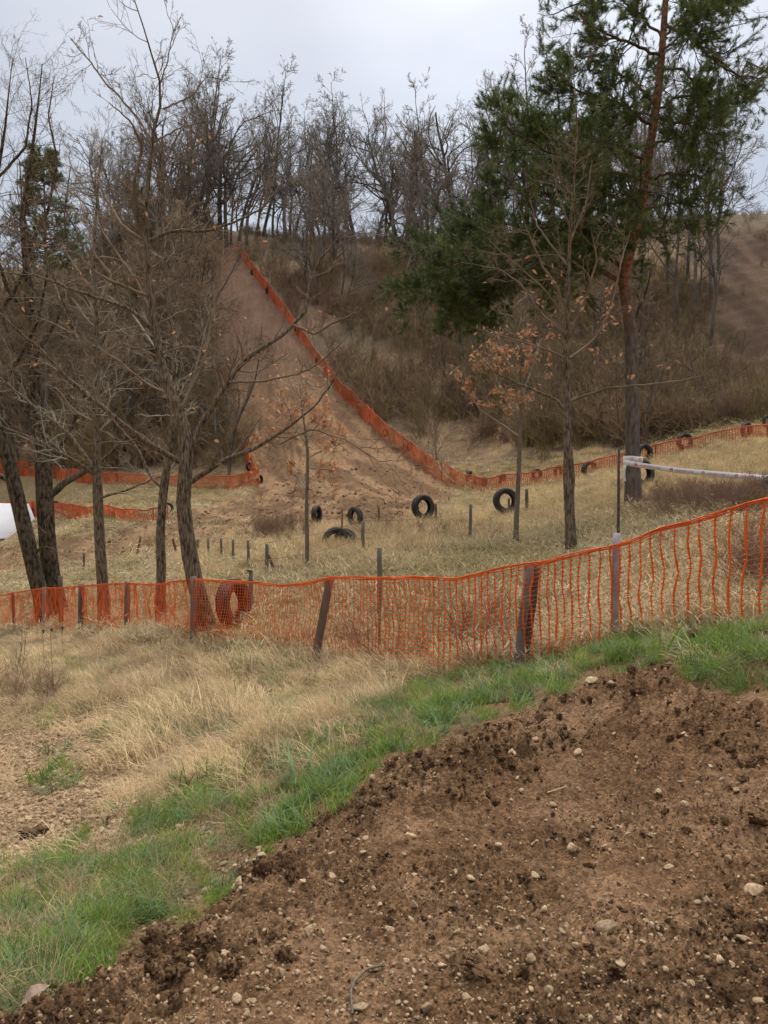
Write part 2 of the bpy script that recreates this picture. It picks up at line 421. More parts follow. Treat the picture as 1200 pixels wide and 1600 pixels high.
M['bark_dark'] = mat('mossy_bark', (.022, .017, .011), .95, .3, 14, 1.0, 30, col2=(.14, .108, .075), stretch=(1, 1, .4), detail_=6)
M['twig'] = mat('twig', (.20, .15, .105), .9, .3, 2.5)
M['twig_pale'] = mat('pale_twig', (.32, .285, .22), .9, .3, 2)
M['sap_bark'] = mat('sapling_bark', (.13, .105, .075), .95, .3, 20, .6, 60, col2=(.22, .185, .14), stretch=(1, 1, .4))
M['far_bark'] = mat('far_bark', (.125, .105, .088), .95, .3, 1.5, rand=.3)
M['far_twig'] = mat('far_twig', (.25, .215, .18), .95, .2, .4, rand=.25)
M['wood_twig'] = mat('wood_twig', (.26, .19, .125), .95, .2, .4, rand=.3)
M['brush'] = mat('brush', (.27, .19, .13), .95, .25, 1, rand=.35)
M['brush_olive'] = mat('brush_olive', (.27, .215, .095), .95, .25, 1, rand=.3)
M['brush_red'] = mat('brush_red', (.28, .18, .125), .95, .25, 1, rand=.3)
M['leaf'] = mat('dry_oak_leaf', (.62, .34, .19), .8, .3, 8, trans=.3)
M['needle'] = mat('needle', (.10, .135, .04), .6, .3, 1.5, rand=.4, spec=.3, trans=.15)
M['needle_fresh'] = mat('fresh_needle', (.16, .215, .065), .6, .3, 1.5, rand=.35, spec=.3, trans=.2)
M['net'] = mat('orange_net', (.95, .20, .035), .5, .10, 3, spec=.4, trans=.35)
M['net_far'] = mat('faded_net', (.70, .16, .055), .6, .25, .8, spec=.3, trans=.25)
M['post'] = mat('weathered_post', (.13, .11, .09), .9, .3, 6, .8, 40, col2=(.24, .21, .18), stretch=(1, 1, .12))
M['post_grey'] = mat('grey_plank', (.23, .20, .19), .85, .2, 6, .5, 40, stretch=(1, 1, .12))
M['post_brown'] = mat('brown_stake', (.17, .115, .095), .9, .3, 6, .8, 40, stretch=(1, 1, .12))
M['metal'] = mat('galvanised_post', (.30, .30, .32), .5, .2, 12, .2, 40, spec=.5)
M['rust'] = mat('rusty_rod', (.10, .07, .06), .8, .3, 20, .3, 60)
M['wire'] = mat('wire', (.16, .14, .125), .6, .2, 10)
M['rubber'] = mat('tyre_rubber', (.020, .021, .022), .6, .35, 5, .25, 30, col2=(.055, .051, .046), spec=.4)
M['tape'] = mat('white_tape', (.90, .90, .90), .45, .04, 4, spec=.4, trans=.15)
M['tape_red'] = mat('red_print', (.65, .07, .08), .5, .05, 4)
M['tent'] = mat('white_canvas', (.80, .80, .83), .6, .03, 2)
M['teasel'] = mat('teasel_head', (.07, .05, .04), .95, .3, 30)
M['rope'] = mat('white_rope', (.7, .62, .55), .7, .1, 5)
M['moss'] = mat('moss', (.10, .11, .03), .95, .3, 20, .5, 50)

# pine bark: grey plates below, orange flakes from about seven metres up (that is how the bark grows)
def pine_bark():
    m = mat('pine_bark', (.10, .082, .070), .95, .3, 14, 1.0, 35, col2=(.20, .165, .145), stretch=(1, 1, .35))
    N, L = m.node_tree.nodes, m.node_tree.links
    b = N['Principled BSDF']; src = b.inputs['Base Color'].links[0].from_socket
    t = N.new('ShaderNodeTexCoord'); sx = N.new('ShaderNodeSeparateXYZ'); L.new(t.outputs['Object'], sx.inputs[0])
    nz = N.new('ShaderNodeTexNoise'); nz.inputs['Scale'].default_value = 1.3; L.new(t.outputs['Object'], nz.inputs['Vector'])
    ad = N.new('ShaderNodeMath'); ad.operation = 'MULTIPLY_ADD'; ad.inputs[1].default_value = 2.5; L.new(nz.outputs[0], ad.inputs[0]); L.new(sx.outputs['Z'], ad.inputs[2])
    mr = N.new('ShaderNodeMapRange'); mr.inputs['From Min'].default_value = 5.6; mr.inputs['From Max'].default_value = 7.2; L.new(ad.outputs[0], mr.inputs['Value'])
    nz2 = N.new('ShaderNodeTexNoise'); nz2.inputs['Scale'].default_value = 9; L.new(t.outputs['Object'], nz2.inputs['Vector'])
    rp = N.new('ShaderNodeValToRGB'); L.new(nz2.outputs[0], rp.inputs[0])
    rp.color_ramp.elements[0].position = .38; rp.color_ramp.elements[0].color = (.13, .062, .038, 1)
    rp.color_ramp.elements[1].position = .6; rp.color_ramp.elements[1].color = (.30, .145, .085, 1)
    mx = N.new('ShaderNodeMix'); mx.data_type = 'RGBA'
    L.new(mr.outputs[0], mx.inputs['Factor']); L.new(src, mx.inputs['A']); L.new(rp.outputs[0], mx.inputs['B'])
    L.new(mx.outputs['Result'], b.inputs['Base Color'])
    return m
M['pine_bark'] = pine_bark()
M['pine_limb'] = mat('pine_limb', (.075, .045, .032), .95, .3, 8, .6, 40, col2=(.17, .095, .065))

# ------------------------------------------------------------------ the ground
az_in = np.linspace(-.52, .52, 620)
az_out_l = -np.r_[np.linspace(math.pi, .9, 30), np.linspace(.86, .54, 24)]
az_all = np.r_[az_out_l, az_in, -az_out_l[::-1][:-1]]          # full circle round the viewer
r_all = np.r_[np.linspace(.0, 1.6, 12)[1:], np.exp(np.linspace(math.log(1.7), math.log(7.5), 520)), np.exp(np.linspace(math.log(7.55), math.log(130), 330)), np.exp(np.linspace(math.log(135), math.log(900), 14))]
AZ, RR = np.meshgrid(az_all, r_all, indexing='ij')
GX, GY = RR * np.sin(AZ), RR * np.cos(AZ)
bz = base_z(GX.ravel(), GY.ravel()).reshape(GX.shape)
mk = masks(GX.ravel(), GY.ravel(), bz.ravel())
GZ = bz + detail(GX.ravel(), GY.ravel(), mk).reshape(GX.shape)
def C(*c): return np.array(c)
def mixc(a, b, t): return a * (1 - t[:, None]) + b * t[:, None]
X_, Y_ = GX.ravel(), GY.ravel()
colr = np.tile(C(.28, .205, .115), (X_.size, 1))                     # thatch under the grass
nn = fbm(X_ * .35, Y_ * .35, 4, 90)
colr = mixc(colr, C(.26, .22, .085), sstep(.0, .5, nn) * .7 * (mk['r'] > 8))
colr = mixc(colr, C(.20, .125, .066), np.clip(np.maximum(mk['green'] * 1.5, (mk['r'] < 8) * sstep(-30, 10, mk['py'] - np.interp(mk['px'], GREEN[:, 0], GREEN[:, 1]))), 0, 1) * .95)
colr = mixc(colr, C(.36, .24, .135), mk['grav'])
hn = fbm(X_ * .12, Y_ * .12, 4, 91)
hillc = mixc(np.tile(C(.22, .145, .088), (X_.size, 1)), C(.155, .115, .075), sstep(-.3, .4, hn))
hillc = mixc(hillc, C(.36, .28, .16), sstep(.1, .6, fbm(X_ * .2, Y_ * .2, 3, 92)) * sstep(52, 42, mk['r']))
hillc = mixc(hillc, C(.20, .15, .095), (mk['r'] > 95) * 1.0)
colr = mixc(colr, hillc, np.maximum(mk['hill'], sstep(78, 84, mk['r'])))
colr = mixc(colr, mixc(np.tile(C(.075, .044, .028), (X_.size, 1)), C(.125, .077, .048), sstep(-.3, .4, gnoise(X_ * .9, Y_ * .12, 93))), mk['slope'])
colr = mixc(colr, C(.22, .185, .12), mk['slope'] * .4 * sstep(370, 345, mk['py']))
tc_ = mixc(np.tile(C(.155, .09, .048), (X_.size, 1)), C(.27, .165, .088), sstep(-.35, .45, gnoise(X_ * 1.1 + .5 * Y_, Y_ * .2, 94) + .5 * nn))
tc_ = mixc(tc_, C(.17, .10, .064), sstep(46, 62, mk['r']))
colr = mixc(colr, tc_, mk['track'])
dn = fbm(X_ * 1.4, Y_ * 1.4, 4, 95)
dc = mixc(np.tile(C(.175, .098, .050), (X_.size, 1)), C(.26, .155, .085), sstep(-.25, .5, dn - .4 * (crumble(X_, Y_) - .5)))
colr = mixc(colr, dc, mk['dirt'])
nA, nR = GX.shape
idx = np.arange(nA * nR).reshape(nA, nR)
nxt = np.roll(idx, -1, 0)
F = np.stack([idx[:, :-1], idx[:, 1:], nxt[:, 1:], nxt[:, :-1]], -1).reshape(-1, 4)[:, ::-1]
Vg = np.stack([X_, Y_, GZ.ravel()], 1)
def face_mask(v): return v[F].mean(1)
fd, ft, fr, fh = face_mask(mk['dirt']), face_mask(mk['track']), face_mask(mk['r']), face_mask(mk['hill'])
zone = np.zeros(len(F), int)
zone[(fr > 35) & (fh > .5)] = 1
zone[(fr > 20) & (ft > .5)] = 2
zone[(fr < 9) & (fd > .5)] = 3
for zi, nm in enumerate(('meadow_ground', 'hill_ground', 'hill_climb_track', 'soil_track')):
    sel = F[zone == zi]
    if zi == 3:   # close the sheet under the viewer
        pass
    u, inv = np.unique(sel, return_inverse=True)
    me = mesh_np(nm, Vg[u], inv.reshape(-1, 4))
    ca = me.color_attributes.new('Col', 'FLOAT_COLOR', 'POINT')
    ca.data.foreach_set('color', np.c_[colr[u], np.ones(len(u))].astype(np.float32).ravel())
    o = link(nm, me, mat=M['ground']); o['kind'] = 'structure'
del mk, colr, Vg, F

# ------------------------------------------------------------------ scattering with real instances (only for what nobody could count)
def scatter(name, P, rot, scl, idx, protos, label=None, parent=None):
    me = bpy.data.meshes.new(name)
    me.vertices.add(len(P)); me.vertices.foreach_set('co', np.ascontiguousarray(P, np.float32).ravel())
    for an, dt, tp in (('rot', rot, 'FLOAT_VECTOR'), ('scl', scl, 'FLOAT_VECTOR')):
        a = me.attributes.new(an, tp, 'POINT'); a.data.foreach_set('vector', np.ascontiguousarray(dt, np.float32).ravel())
    a = me.attributes.new('idx', 'INT', 'POINT'); a.data.foreach_set('value', np.ascontiguousarray(idx, np.int32))
    o = link(name, me, parent)
    ng = bpy.data.node_groups.new(name, 'GeometryNodeTree')
    ng.interface.new_socket(name='Geometry', in_out='INPUT', socket_type='NodeSocketGeometry')
    ng.interface.new_socket(name='Geometry', in_out='OUTPUT', socket_type='NodeSocketGeometry')
    N, L = ng.nodes, ng.links
    gi, go = N.new('NodeGroupInput'), N.new('NodeGroupOutput')
    iop = N.new('GeometryNodeInstanceOnPoints'); jn = N.new('GeometryNodeJoinGeometry')
    for p in protos:
        oi = N.new('GeometryNodeObjectInfo'); oi.inputs['Object'].default_value = p; oi.inputs['As Instance'].default_value = True
        L.new(oi.outputs['Geometry'], jn.inputs[0])
    L.new(gi.outputs[0], iop.inputs['Points']); L.new(jn.outputs[0], iop.inputs['Instance'])
    iop.inputs['Pick Instance'].default_value = True
    def attr(an, tp):
        n_ = N.new('GeometryNodeInputNamedAttribute'); n_.data_type = tp; n_.inputs['Name'].default_value = an
        return [s for s in n_.outputs if s.enabled and s.name == 'Attribute'][0]
    er = N.new('FunctionNodeEulerToRotation')
    L.new(attr('rot', 'FLOAT_VECTOR'), er.inputs[0]); L.new(er.outputs[0], iop.inputs['Rotation'])
    L.new(attr('scl', 'FLOAT_VECTOR'), iop.inputs['Scale']); L.new(attr('idx', 'INT'), iop.inputs['Instance Index'])
    L.new(iop.outputs[0], go.inputs[0])
    md = o.modifiers.new('scatter', 'NODES'); md.node_group = ng
    o['kind'] = 'stuff'
    if label: o['label'] = label
    return o
def proto(name, V, F, m, smooth=True):
    me = mesh_np(name, V, F, smooth); me.materials.append(m)
    return bpy.data.objects.new(name, me)      # never linked: a source mesh for scattering

def blades(n, h, spread, lean, width, curl, rg, segs=3, wind=None):
    """tuft of n grass blades, each a folded tapering strip"""
    base = rg.normal(0, spread, (n, 2)); hh = h * rg.uniform(.55, 1.15, n)
    a = rg.uniform(0, 2 * math.pi, n)
    if wind is not None: a = wind + rg.normal(0, .75, n)
    ln = lean * rg.uniform(.3, 1.3, n)
    t = np.linspace(0, 1, segs + 1)
    ang = ln[:, None] + curl * rg.uniform(.4, 1.4, (n, 1)) * t[None]**1.3
    dl = hh[:, None] / segs
    horiz = np.cumsum(np.c_[np.zeros((n, 1)), (np.sin(ang) * dl)[:, 1:]], 1); vert = np.cumsum(np.c_[np.zeros((n, 1)), (np.cos(ang) * dl)[:, 1:]], 1)
    vert = np.maximum(vert, .004)
    P = np.stack([base[:, :1] + horiz * np.cos(a)[:, None], base[:, 1:] + horiz * np.sin(a)[:, None], vert], -1)
    sd = np.stack([-np.sin(a + rg.normal(0, .6, n)), np.cos(a), np.zeros(n)], -1)[:, None, :]
    wd = width * rg.uniform(.6, 1.3, (n, 1)) * (1 - t[None] ** 2 * .9)
    A_, B_ = P - sd * wd[..., None], P + sd * wd[..., None]
    V = np.stack([A_, B_], 2).reshape(-1, 3)
    i = np.arange(n * (segs + 1) * 2).reshape(n, segs + 1, 2)
    F_ = np.stack([i[:, :-1, 0], i[:, :-1, 1], i[:, 1:, 1], i[:, 1:, 0]], -1).reshape(-1, 4)
    return V, F_
WIND = math.pi * .97
def tufts(nm, cnt, m, **k):
    return [proto(f'{nm}', *blades(rg=np.random.default_rng(100 + i), **k), m) for i in range(cnt)]
T_straw = tufts('straw', 4, M['straw'], n=46, h=.42, spread=.10, lean=.6, width=.0024, curl=1.25, wind=WIND)
T_straw2 = tufts('straw_grey', 2, M['straw_grey'], n=40, h=.36, spread=.10, lean=.5, width=.0022, curl=1.3)
T_green = tufts('green', 3, M['grass'], n=34, h=.21, spread=.06, lean=.35, width=.0034, curl=.9)
T_blue = tufts('bluegreen', 2, M['grass_blue'], n=30, h=.24, spread=.05, lean=.35, width=.0036, curl=1.1)
T_turf = tufts('turf', 3, M['turf'], n=60, h=.15, spread=.17, lean=.6, width=.0045, curl=1.2)
T_tall = tufts('tall_straw', 3, M['straw'], n=50, h=.5, spread=.16, lean=.3, width=.0045, curl=.7)
M['straw_far'] = mat('meadow_straw', (.55, .44, .275), .85, .25, 3, rand=.3, trans=.25)
T_turfs = tufts('straw_turf', 2, M['straw_far'], n=60, h=.20, spread=.18, lean=.7, width=.0045, curl=1.2)

def place(n, azr, rr, keep, logr=True, seed=0):
    rg = np.random.default_rng(seed)
    az = rg.uniform(azr[0], azr[1], n)
    r = np.exp(rg.uniform(math.log(rr[0]), math.log(rr[1]), n)) if logr else np.sqrt(rg.uniform(rr[0] ** 2, rr[1] ** 2, n))
    X, Y = r * np.sin(az), r * np.cos(az)
    m = masks(X, Y)
    k = rg.uniform(size=n) < keep(m, X, Y, rg)
    X, Y = X[k], Y[k]
    return np.stack([X, Y, ground_z(X, Y)], 1), rg
def rnd_rot(rg, n, tilt=.15, yaw=None):
    return np.stack([rg.normal(0, tilt, n), rg.normal(0, tilt, n), rg.uniform(0, 6.283, n) if yaw is None else yaw + rg.normal(0, .5, n)], 1)
def iso(s): return np.repeat(s[:, None], 3, 1)

# soil crumbs, stones and gravel
def rocks(cnt, m, nm, flat=.65, rough=.18, sub=2):
    out = []
    import bmesh
    for i in range(cnt):
        rg = np.random.default_rng(300 + i + len(nm))
        bm = bmesh.new(); bmesh.ops.create_icosphere(bm, subdivisions=sub, radius=.5)
        V = np.array([v.co[:] for v in bm.verts]); F_ = np.array([[v.index for v in f.verts] for f in bm.faces]); bm.free()
        nrm_ = V / .5
        for q in range(13):    # chip flat facets off
            d = rg.normal(size=3); d /= np.linalg.norm(d); c = rg.uniform(.17, .33)
            over = V @ d - c; V = V - np.where(over > 0, over, 0)[:, None] * d
        V += nrm_ * rg.normal(0, rough * .12, (len(V), 1))
        V *= np.array([1, rg.uniform(.65, .95), flat * rg.uniform(.7, 1.1)])
        out.append((V, F_))
    return out
RK = rocks(6, None, 'stone'); CL_ = rocks(6, None, 'clods', .75, .9)
P_stone = [proto('pebble', V, F_, M['stone'], False) for V, F_ in RK]
P_clod = [proto('crumb', V, F_, M['clod'], False) for V, F_ in CL_]
P, rg = place(26000, (-.56, .5), (2, 8), lambda m, X, Y, g: (1 - m['dirt']) * sstep(-40, 30, m['py'] - np.interp(m['px'], GREEN[:, 0], GREEN[:, 1])) * (.35 + .5 * sstep(0, .4, gnoise(X * 2, Y * 2, 89))), seed=35)
s = np.exp(rg.normal(math.log(.014), .55, len(P))).clip(.005, .06)
scatter('bank_crumbs', P, rnd_rot(rg, len(P), .5), iso(s), rg.integers(0, 12, len(P)) % 9 % 7, P_clod + P_stone[:1], 'soil crumbs lying between the thin grass below the rim')
P, rg = place(3500, (-.56, .52), (2.1, 8), lambda m, X, Y, g: sstep(-60, 20, m['py'] - np.interp(m['px'], GREEN[:, 0], GREEN[:, 1])) * (m['dirt'] < .3) * np.clip(.4 + fbm(X * 2.2, Y * 2.2, 2, 98), 0, 1), seed=36)
scatter('rim_grass', P, rnd_rot(rg, len(P), .3), iso(rg.uniform(.2, .55, len(P))), rg.integers(0, 7, len(P)), T_green + T_blue + T_green[:2], 'thin short grass between the green strip and the bare soil')
P, rg = place(60000, (-.5, .5), (1.8, 7), lambda m, X, Y, g: m['dirt'] * (.06 + .7 * np.clip(crumble(X, Y) * 1.5 - .35, 0, 1)), seed=1)
s = np.exp(rg.normal(math.log(.010), .5, len(P))).clip(.004, .045)
P[:, 2] += s * .02
scatter('soil_crumbs', P, rnd_rot(rg, len(P), .5), iso(s) * rg.uniform(.6, 1.4, (len(P), 3)), rg.integers(0, 6, len(P)), P_clod, 'loose brown soil crumbs strewn over the bare track')
CC = []
for i in range(5):
    rgc = np.random.default_rng(800 + i); parts_ = [CL_[i % 6]]
    for q in range(16):
        V, F_ = CL_[int(rgc.integers(0, 6))]; d = rgc.normal(size=3); d /= np.linalg.norm(d)
        parts_.append((V * rgc.uniform(.2, .55) + d * np.array([.5, .45, .3]) * rgc.uniform(.6, 1.0), F_))
    CC.append(proto('lump', *join_np(parts_), M['clod'], False))
def ridgek(m, X, Y, g):
    e_ = m['py'] - np.interp(m['px'], DE[:, 0], DE[:, 1])
    return m['dirt'] * np.clip(np.exp(-((e_ - 60) / 60) ** 2) * .5 * sstep(-.3, .2, gnoise(X * 1.9, Y * 1.9, 88)) + .13 * sstep(.15, .5, fbm(X * 1.1 + 7, Y * 1.1, 3, 21)) + .01, 0, 1)
P, rg = place(14000, (-.5, .5), (1.9, 7), ridgek, seed=34)
s = np.exp(rg.normal(math.log(.030), .5, len(P))).clip(.012, .10)
P[:, 2] += s * .12
scatter('soil_lumps', P, rnd_rot(rg, len(P), .6), iso(s) * rg.uniform(.7, 1.3, (len(P), 3)), rg.integers(0, 5, len(P)), CC, 'dark crumbly lumps along the loose edge of the soil')
P, rg = place(20000, (-.5, .5), (1.8, 7), lambda m, X, Y, g: m['dirt'] * (.35 + .4 * sstep(3.2, 2.2, m['r'])), seed=2)
s = np.exp(rg.normal(math.log(.0125), .5, len(P))).clip(.005, .032)
P[:, 2] += s * .2
scatter('pebbles', P, rnd_rot(rg, len(P), .4), iso(s), rg.integers(0, 6, len(P)), P_stone, 'small pale pebbles scattered through the brown soil')
P, rg = place(34000, (-.56, -.1), (3.2, 14), lambda m, X, Y, g: m['grav'] * .9 + .05 * (m['px'] < 420) * (m['py'] > 1080), seed=3)
s = np.exp(rg.normal(math.log(.032), .5, len(P))).clip(.008, .085)
P[:, 2] += s * .1
scatter('gravel', P, rnd_rot(rg, len(P), .4), iso(s), rg.integers(0, 6, len(P)), P_stone, 'pale limestone gravel on the bank at the left')

P, rg = place(9000, (-.5, .2), (22, 70), lambda m, X, Y, g: m['track'] * .8, seed=33)
s = np.exp(rg.normal(math.log(.09), .5, len(P))).clip(.03, .3)
scatter('track_clods', P, rnd_rot(rg, len(P), .4), iso(s), rg.integers(0, 6, len(P)), P_clod, 'churned brown clods on the steep hill track')
# single stones one can pick out in the soil (those seen in the photograph first, then look-alikes)
STN = [(950,1465,30),(895,1338,24),(484,1470,26),(370,1570,24),(1180,1392,26),(735,1375,20),(665,1578,24),(835,1372,18),(1070,1262,16),(1125,1518,20),(648,1420,16),(755,1490,22),
       (1045,1350,15),(905,1200,15),(800,1203,20),(675,1228,18),(640,1312,16),(1140,1350,18),(1030,1235,14),(955,1085,16),(925,1080,16),(866,1266,14),(830,1505,18),(970,1510,20),(1080,1540,18),
       (582,1240,14),(517,1345,16),(520,1380,18),(300,1540,14),(180,1375+95,16),(170,1500,16),(580,1520,18),(730,1560,18),(900,1490,16),(1010,1450,14),(1160,1470,20),(560,1585,24),(690,1510,16),(440,1530,18),(475,1400,14),
       (780,1330,14),(850,1430,16),(1105,1420,14),(610,1460,20),(545,1470,14),(980,1300,12),(760,1250,12),(1150,1230,14),(1190,1560,22),(860,1560,22),(260,1580,18),(350,1500,14)]
rs = np.random.default_rng(8)
for k in range(70):
    px_ = rs.uniform(200, 1200); py_ = rs.uniform(1130, 1595)
    if py_ > np.interp(px_, DE[:, 0], DE[:, 1]) + 30: STN.append((px_, py_, rs.uniform(9, 14)))
stone_meshes = []
for V, F_ in rocks(8, None, 'singles', .6, .25, 2):
    me = mesh_np('stone', V, F_, False); me.materials.append(M['stone']); stone_meshes.append(me)
for k, (px_, py_, w) in enumerate(STN):
    g = ground_at(px_, py_)
    o = link('stone', stone_meshes[k % 8])
    sz = w * g[1] / FPX * 1.5
    o.location = (g[0], g[1], g[2] + sz * .16); o.scale = (sz,) * 3
    o.rotation_euler = (rs.normal(0, .25), rs.normal(0, .25), rs.uniform(0, 6.28))
    zx = 'left' if px_ < 480 else 'middle' if px_ < 720 else 'right of the middle' if px_ < 960 else 'right'
    zy = 'nearest the viewer' if py_ > 1500 else 'in the nearer half' if py_ > 1380 else 'in the farther half' if py_ > 1230 else 'near the grassy rim'
    tag(o, ('large' if w > 19 else 'medium' if w > 14 else 'small') + f' pale stone sunk in the brown soil, {zx}, {zy}', 'stone', 'pale stones lying in the bare soil')

# ------------------------------------------------------------------ grasses
def edge_k(m): return 1 - m['dirt']
P, rg = place(14000, (-.62, .5), (4.2, 30), lambda m, X, Y, g: edge_k(m) * (1 - .96 * m['grav']) * (1 - .90 * m['green']) * sstep(60, -20, m['py'] - np.interp(m['px'], GREEN[:, 0], GREEN[:, 1])) * np.clip(.7 + .9 * fbm(X * .9, Y * .9, 3, 44), .1, 1) * np.where(m['px'] > 640, .55, 1)
              * (m['py'] > np.interp(m['px'], [0, 300, 500, 690, 830, 960, 1080, 1200], [975, 998, 1022, 1040, 1020, 995, 975, 970])), seed=4)
s = rg.uniform(.5, 1.1, len(P)) * np.clip(.95 + .6 * gnoise(P[:, 0] * .7 + 9, P[:, 1] * .7, 45), .5, 1.4) * np.clip(.55 + .45 * sstep(4.5, 8, np.hypot(P[:, 0], P[:, 1])), 0, 1)
ix = rg.integers(0, 6, len(P))
nn_ = gnoise(P[:, 0] * .9, P[:, 1] * .9, 7)
rot_ = rnd_rot(rg, len(P), .18, 0.0); rot_[:, 2] += nn_ * 1.2
scatter('straw_grass', P, rot_, iso(s), ix, T_straw + T_straw2, 'long wind-laid straw-coloured grass on the near bank')
P, rg = place(15000, (-.56, .52), (2.2, 8), lambda m, X, Y, g: m['green'] * (1 - .93 * m['dirt']) * np.clip(.42 + 2.4 * fbm(X * 1.9, Y * 1.9, 3, 71), .03, 1), seed=5)
rr_ = np.hypot(P[:, 0], P[:, 1])
s = rg.uniform(.3, .8, len(P)) * np.where(P[:, 0] > .3, 1.1, .8)
scatter('green_grass', P, rnd_rot(rg, len(P), .22), iso(s), rg.integers(0, 5, len(P)), T_green + T_blue, 'fresh green grass along the rim of the soil track')
P, rg = place(2500, (-.56, .52), (2.2, 8), lambda m, X, Y, g: m['green'] * (1 - .9 * m['dirt']) * (m['dirt'] < .4) * .9 + .12 * m['grav'], seed=25)
scatter('dead_blades', P, rnd_rot(rg, len(P), .3), iso(rg.uniform(.2, .6, len(P))), rg.integers(0, 2, len(P)), T_straw2, 'dead grey blades mixed into the green grass')
P, rg = place(5000, (-.56, .52), (4, 22), lambda m, X, Y, g: (1 - m['dirt']) * (1 - m['green']) * (.25 + .8 * fbm(X * .8, Y * .8, 3, 74)) * (m['py'] > 1030) * (m['px'] > 60), seed=26)
scatter('green_shoots', P, rnd_rot(rg, len(P), .22), iso(rg.uniform(.5, 1.0, len(P))), rg.integers(0, 5, len(P)), T_green + T_blue, 'green shoots coming up through the dead grass')
# meadow beyond the near fence
FB = ([-200, 0, 300, 500, 690, 830, 960, 1080, 1200, 1400], [985, 978, 1003, 1027, 1045, 1030, 1005, 985, 975, 960])
P, rg = place(30000, (-.56, .54), (6.6, 50), lambda m, X, Y, g: (m['py'] < np.interp(m['px'], *FB)) * (1 - m['track']) * (1 - m['hill']) * .9, seed=6)
r_ = np.hypot(P[:, 0], P[:, 1])
s = rg.uniform(.6, 1.2, len(P)) * np.clip(.8 + r_ / 28, 1, 2.2)
pn = fbm(P[:, 0] * .3, P[:, 1] * .3, 3, 73)
ix = np.where(rg.uniform(size=len(P)) < np.clip(.5 + 1.2 * pn, .1, .9), rg.integers(0, 3, len(P)), 3 + rg.integers(0, 2, len(P)))
scatter('meadow_grass', P, rnd_rot(rg, len(P), .15), iso(s) * np.stack([np.ones(len(P))] * 2 + [np.interp(r_, [8, 16, 30], [1, .65, .4])], 1), ix, T_turf + T_turfs, 'short yellowed meadow grass beyond the near fence')
# rank straw: along the post row, along the far fences
def tallkeep(m, X, Y, g):
    a = np.exp(-((m['py'] - np.interp(m['px'], [300, 420, 560, 740, 900, 1200], [880, 865, 850, 815, 780, 740])) / 26) ** 2) * (m['r'] < 36) * (m['px'] > 280) * .8
    b = np.exp(-((m['py'] - np.interp(m['px'], [0, 200, 400, 480, 600, 690, 760, 900, 1000, 1200], [800, 775, 768, 840, 735, 765, 768, 757, 735, 705])) / 12) ** 2) * (m['r'] > 20) * .9
    c = np.exp(-((m['py'] - np.interp(m['px'], HF[:, 0] + 14, HF[:, 1] + 2)) / 16) ** 2) * (m['r'] > 38) * (m['px'] > 540) * .6
    d = sstep(520, 560, m['px']) * np.exp(-((m['py'] - 690) / 40) ** 2) * (m['r'] > 36) * .7 * (m['px'] < 960)
    return np.maximum.reduce([a, b, c, d]) * (1 - .97 * m['track'])
P, rg = place(26000, (-.5, .5), (11, 60), tallkeep, seed=7)
s = rg.uniform(.35, .85, len(P))
scatter('rank_straw', P, rnd_rot(rg, len(P), .2), iso(s), rg.integers(0, 3, len(P)), T_tall, 'rank pale straw along the old post row and far fences')

# ------------------------------------------------------------------ branching
def grow(S, D, L, R0, K, wander, up, rg, rtip=.35):
    N = len(S); P = np.empty((N, K + 1, 3)); P[:, 0] = S; D = D / (np.linalg.norm(D, axis=1, keepdims=True) + 1e-9)
    for k in range(K):
        D = D + rg.normal(0, wander, D.shape); D[:, 2] += up
        D /= np.linalg.norm(D, axis=1, keepdims=True) + 1e-9
        P[:, k + 1] = P[:, k] + D * (L / K)[:, None]
    t = np.linspace(0, 1, K + 1)
    return P, R0[:, None] * (1 - (1 - rtip) * t[None])
def spawn(P, Rd, per, tmin, tmax, ang, lratio, rratio, rg, minL=None, plen=None, fall=.55):
    """children of every branch; per = children count (int) or array"""
    N, K1, _ = P.shape
    if np.isscalar(per): per = np.full(N, per)
    src = np.repeat(np.arange(N), per)
    t = rg.uniform(tmin, tmax, len(src)); f = t * (K1 - 1); i = np.minimum(f.astype(int), K1 - 2); u = (f - i)[:, None]
    S = P[src, i] * (1 - u) + P[src, i + 1] * u
    T = P[src, i + 1] - P[src, i]; T /= np.linalg.norm(T, axis=1, keepdims=True) + 1e-9
    rad = Rd[src, i] * (1 - u[:, 0]) + Rd[src, i + 1] * u[:, 0]
    q = rg.normal(size=T.shape); q -= (q * T).sum(1, keepdims=True) * T; q /= np.linalg.norm(q, axis=1, keepdims=True) + 1e-9
    a = ang * rg.uniform(.7, 1.3, len(src))
    D = T * np.cos(a)[:, None] + q * np.sin(a)[:, None]
    pl = np.linalg.norm(np.diff(P, axis=1), axis=2).sum(1)[src] if plen is None else plen
    L = pl * lratio * (1 - fall * t) * rg.uniform(.6, 1.25, len(src))
    return S, D, L, rad * rratio
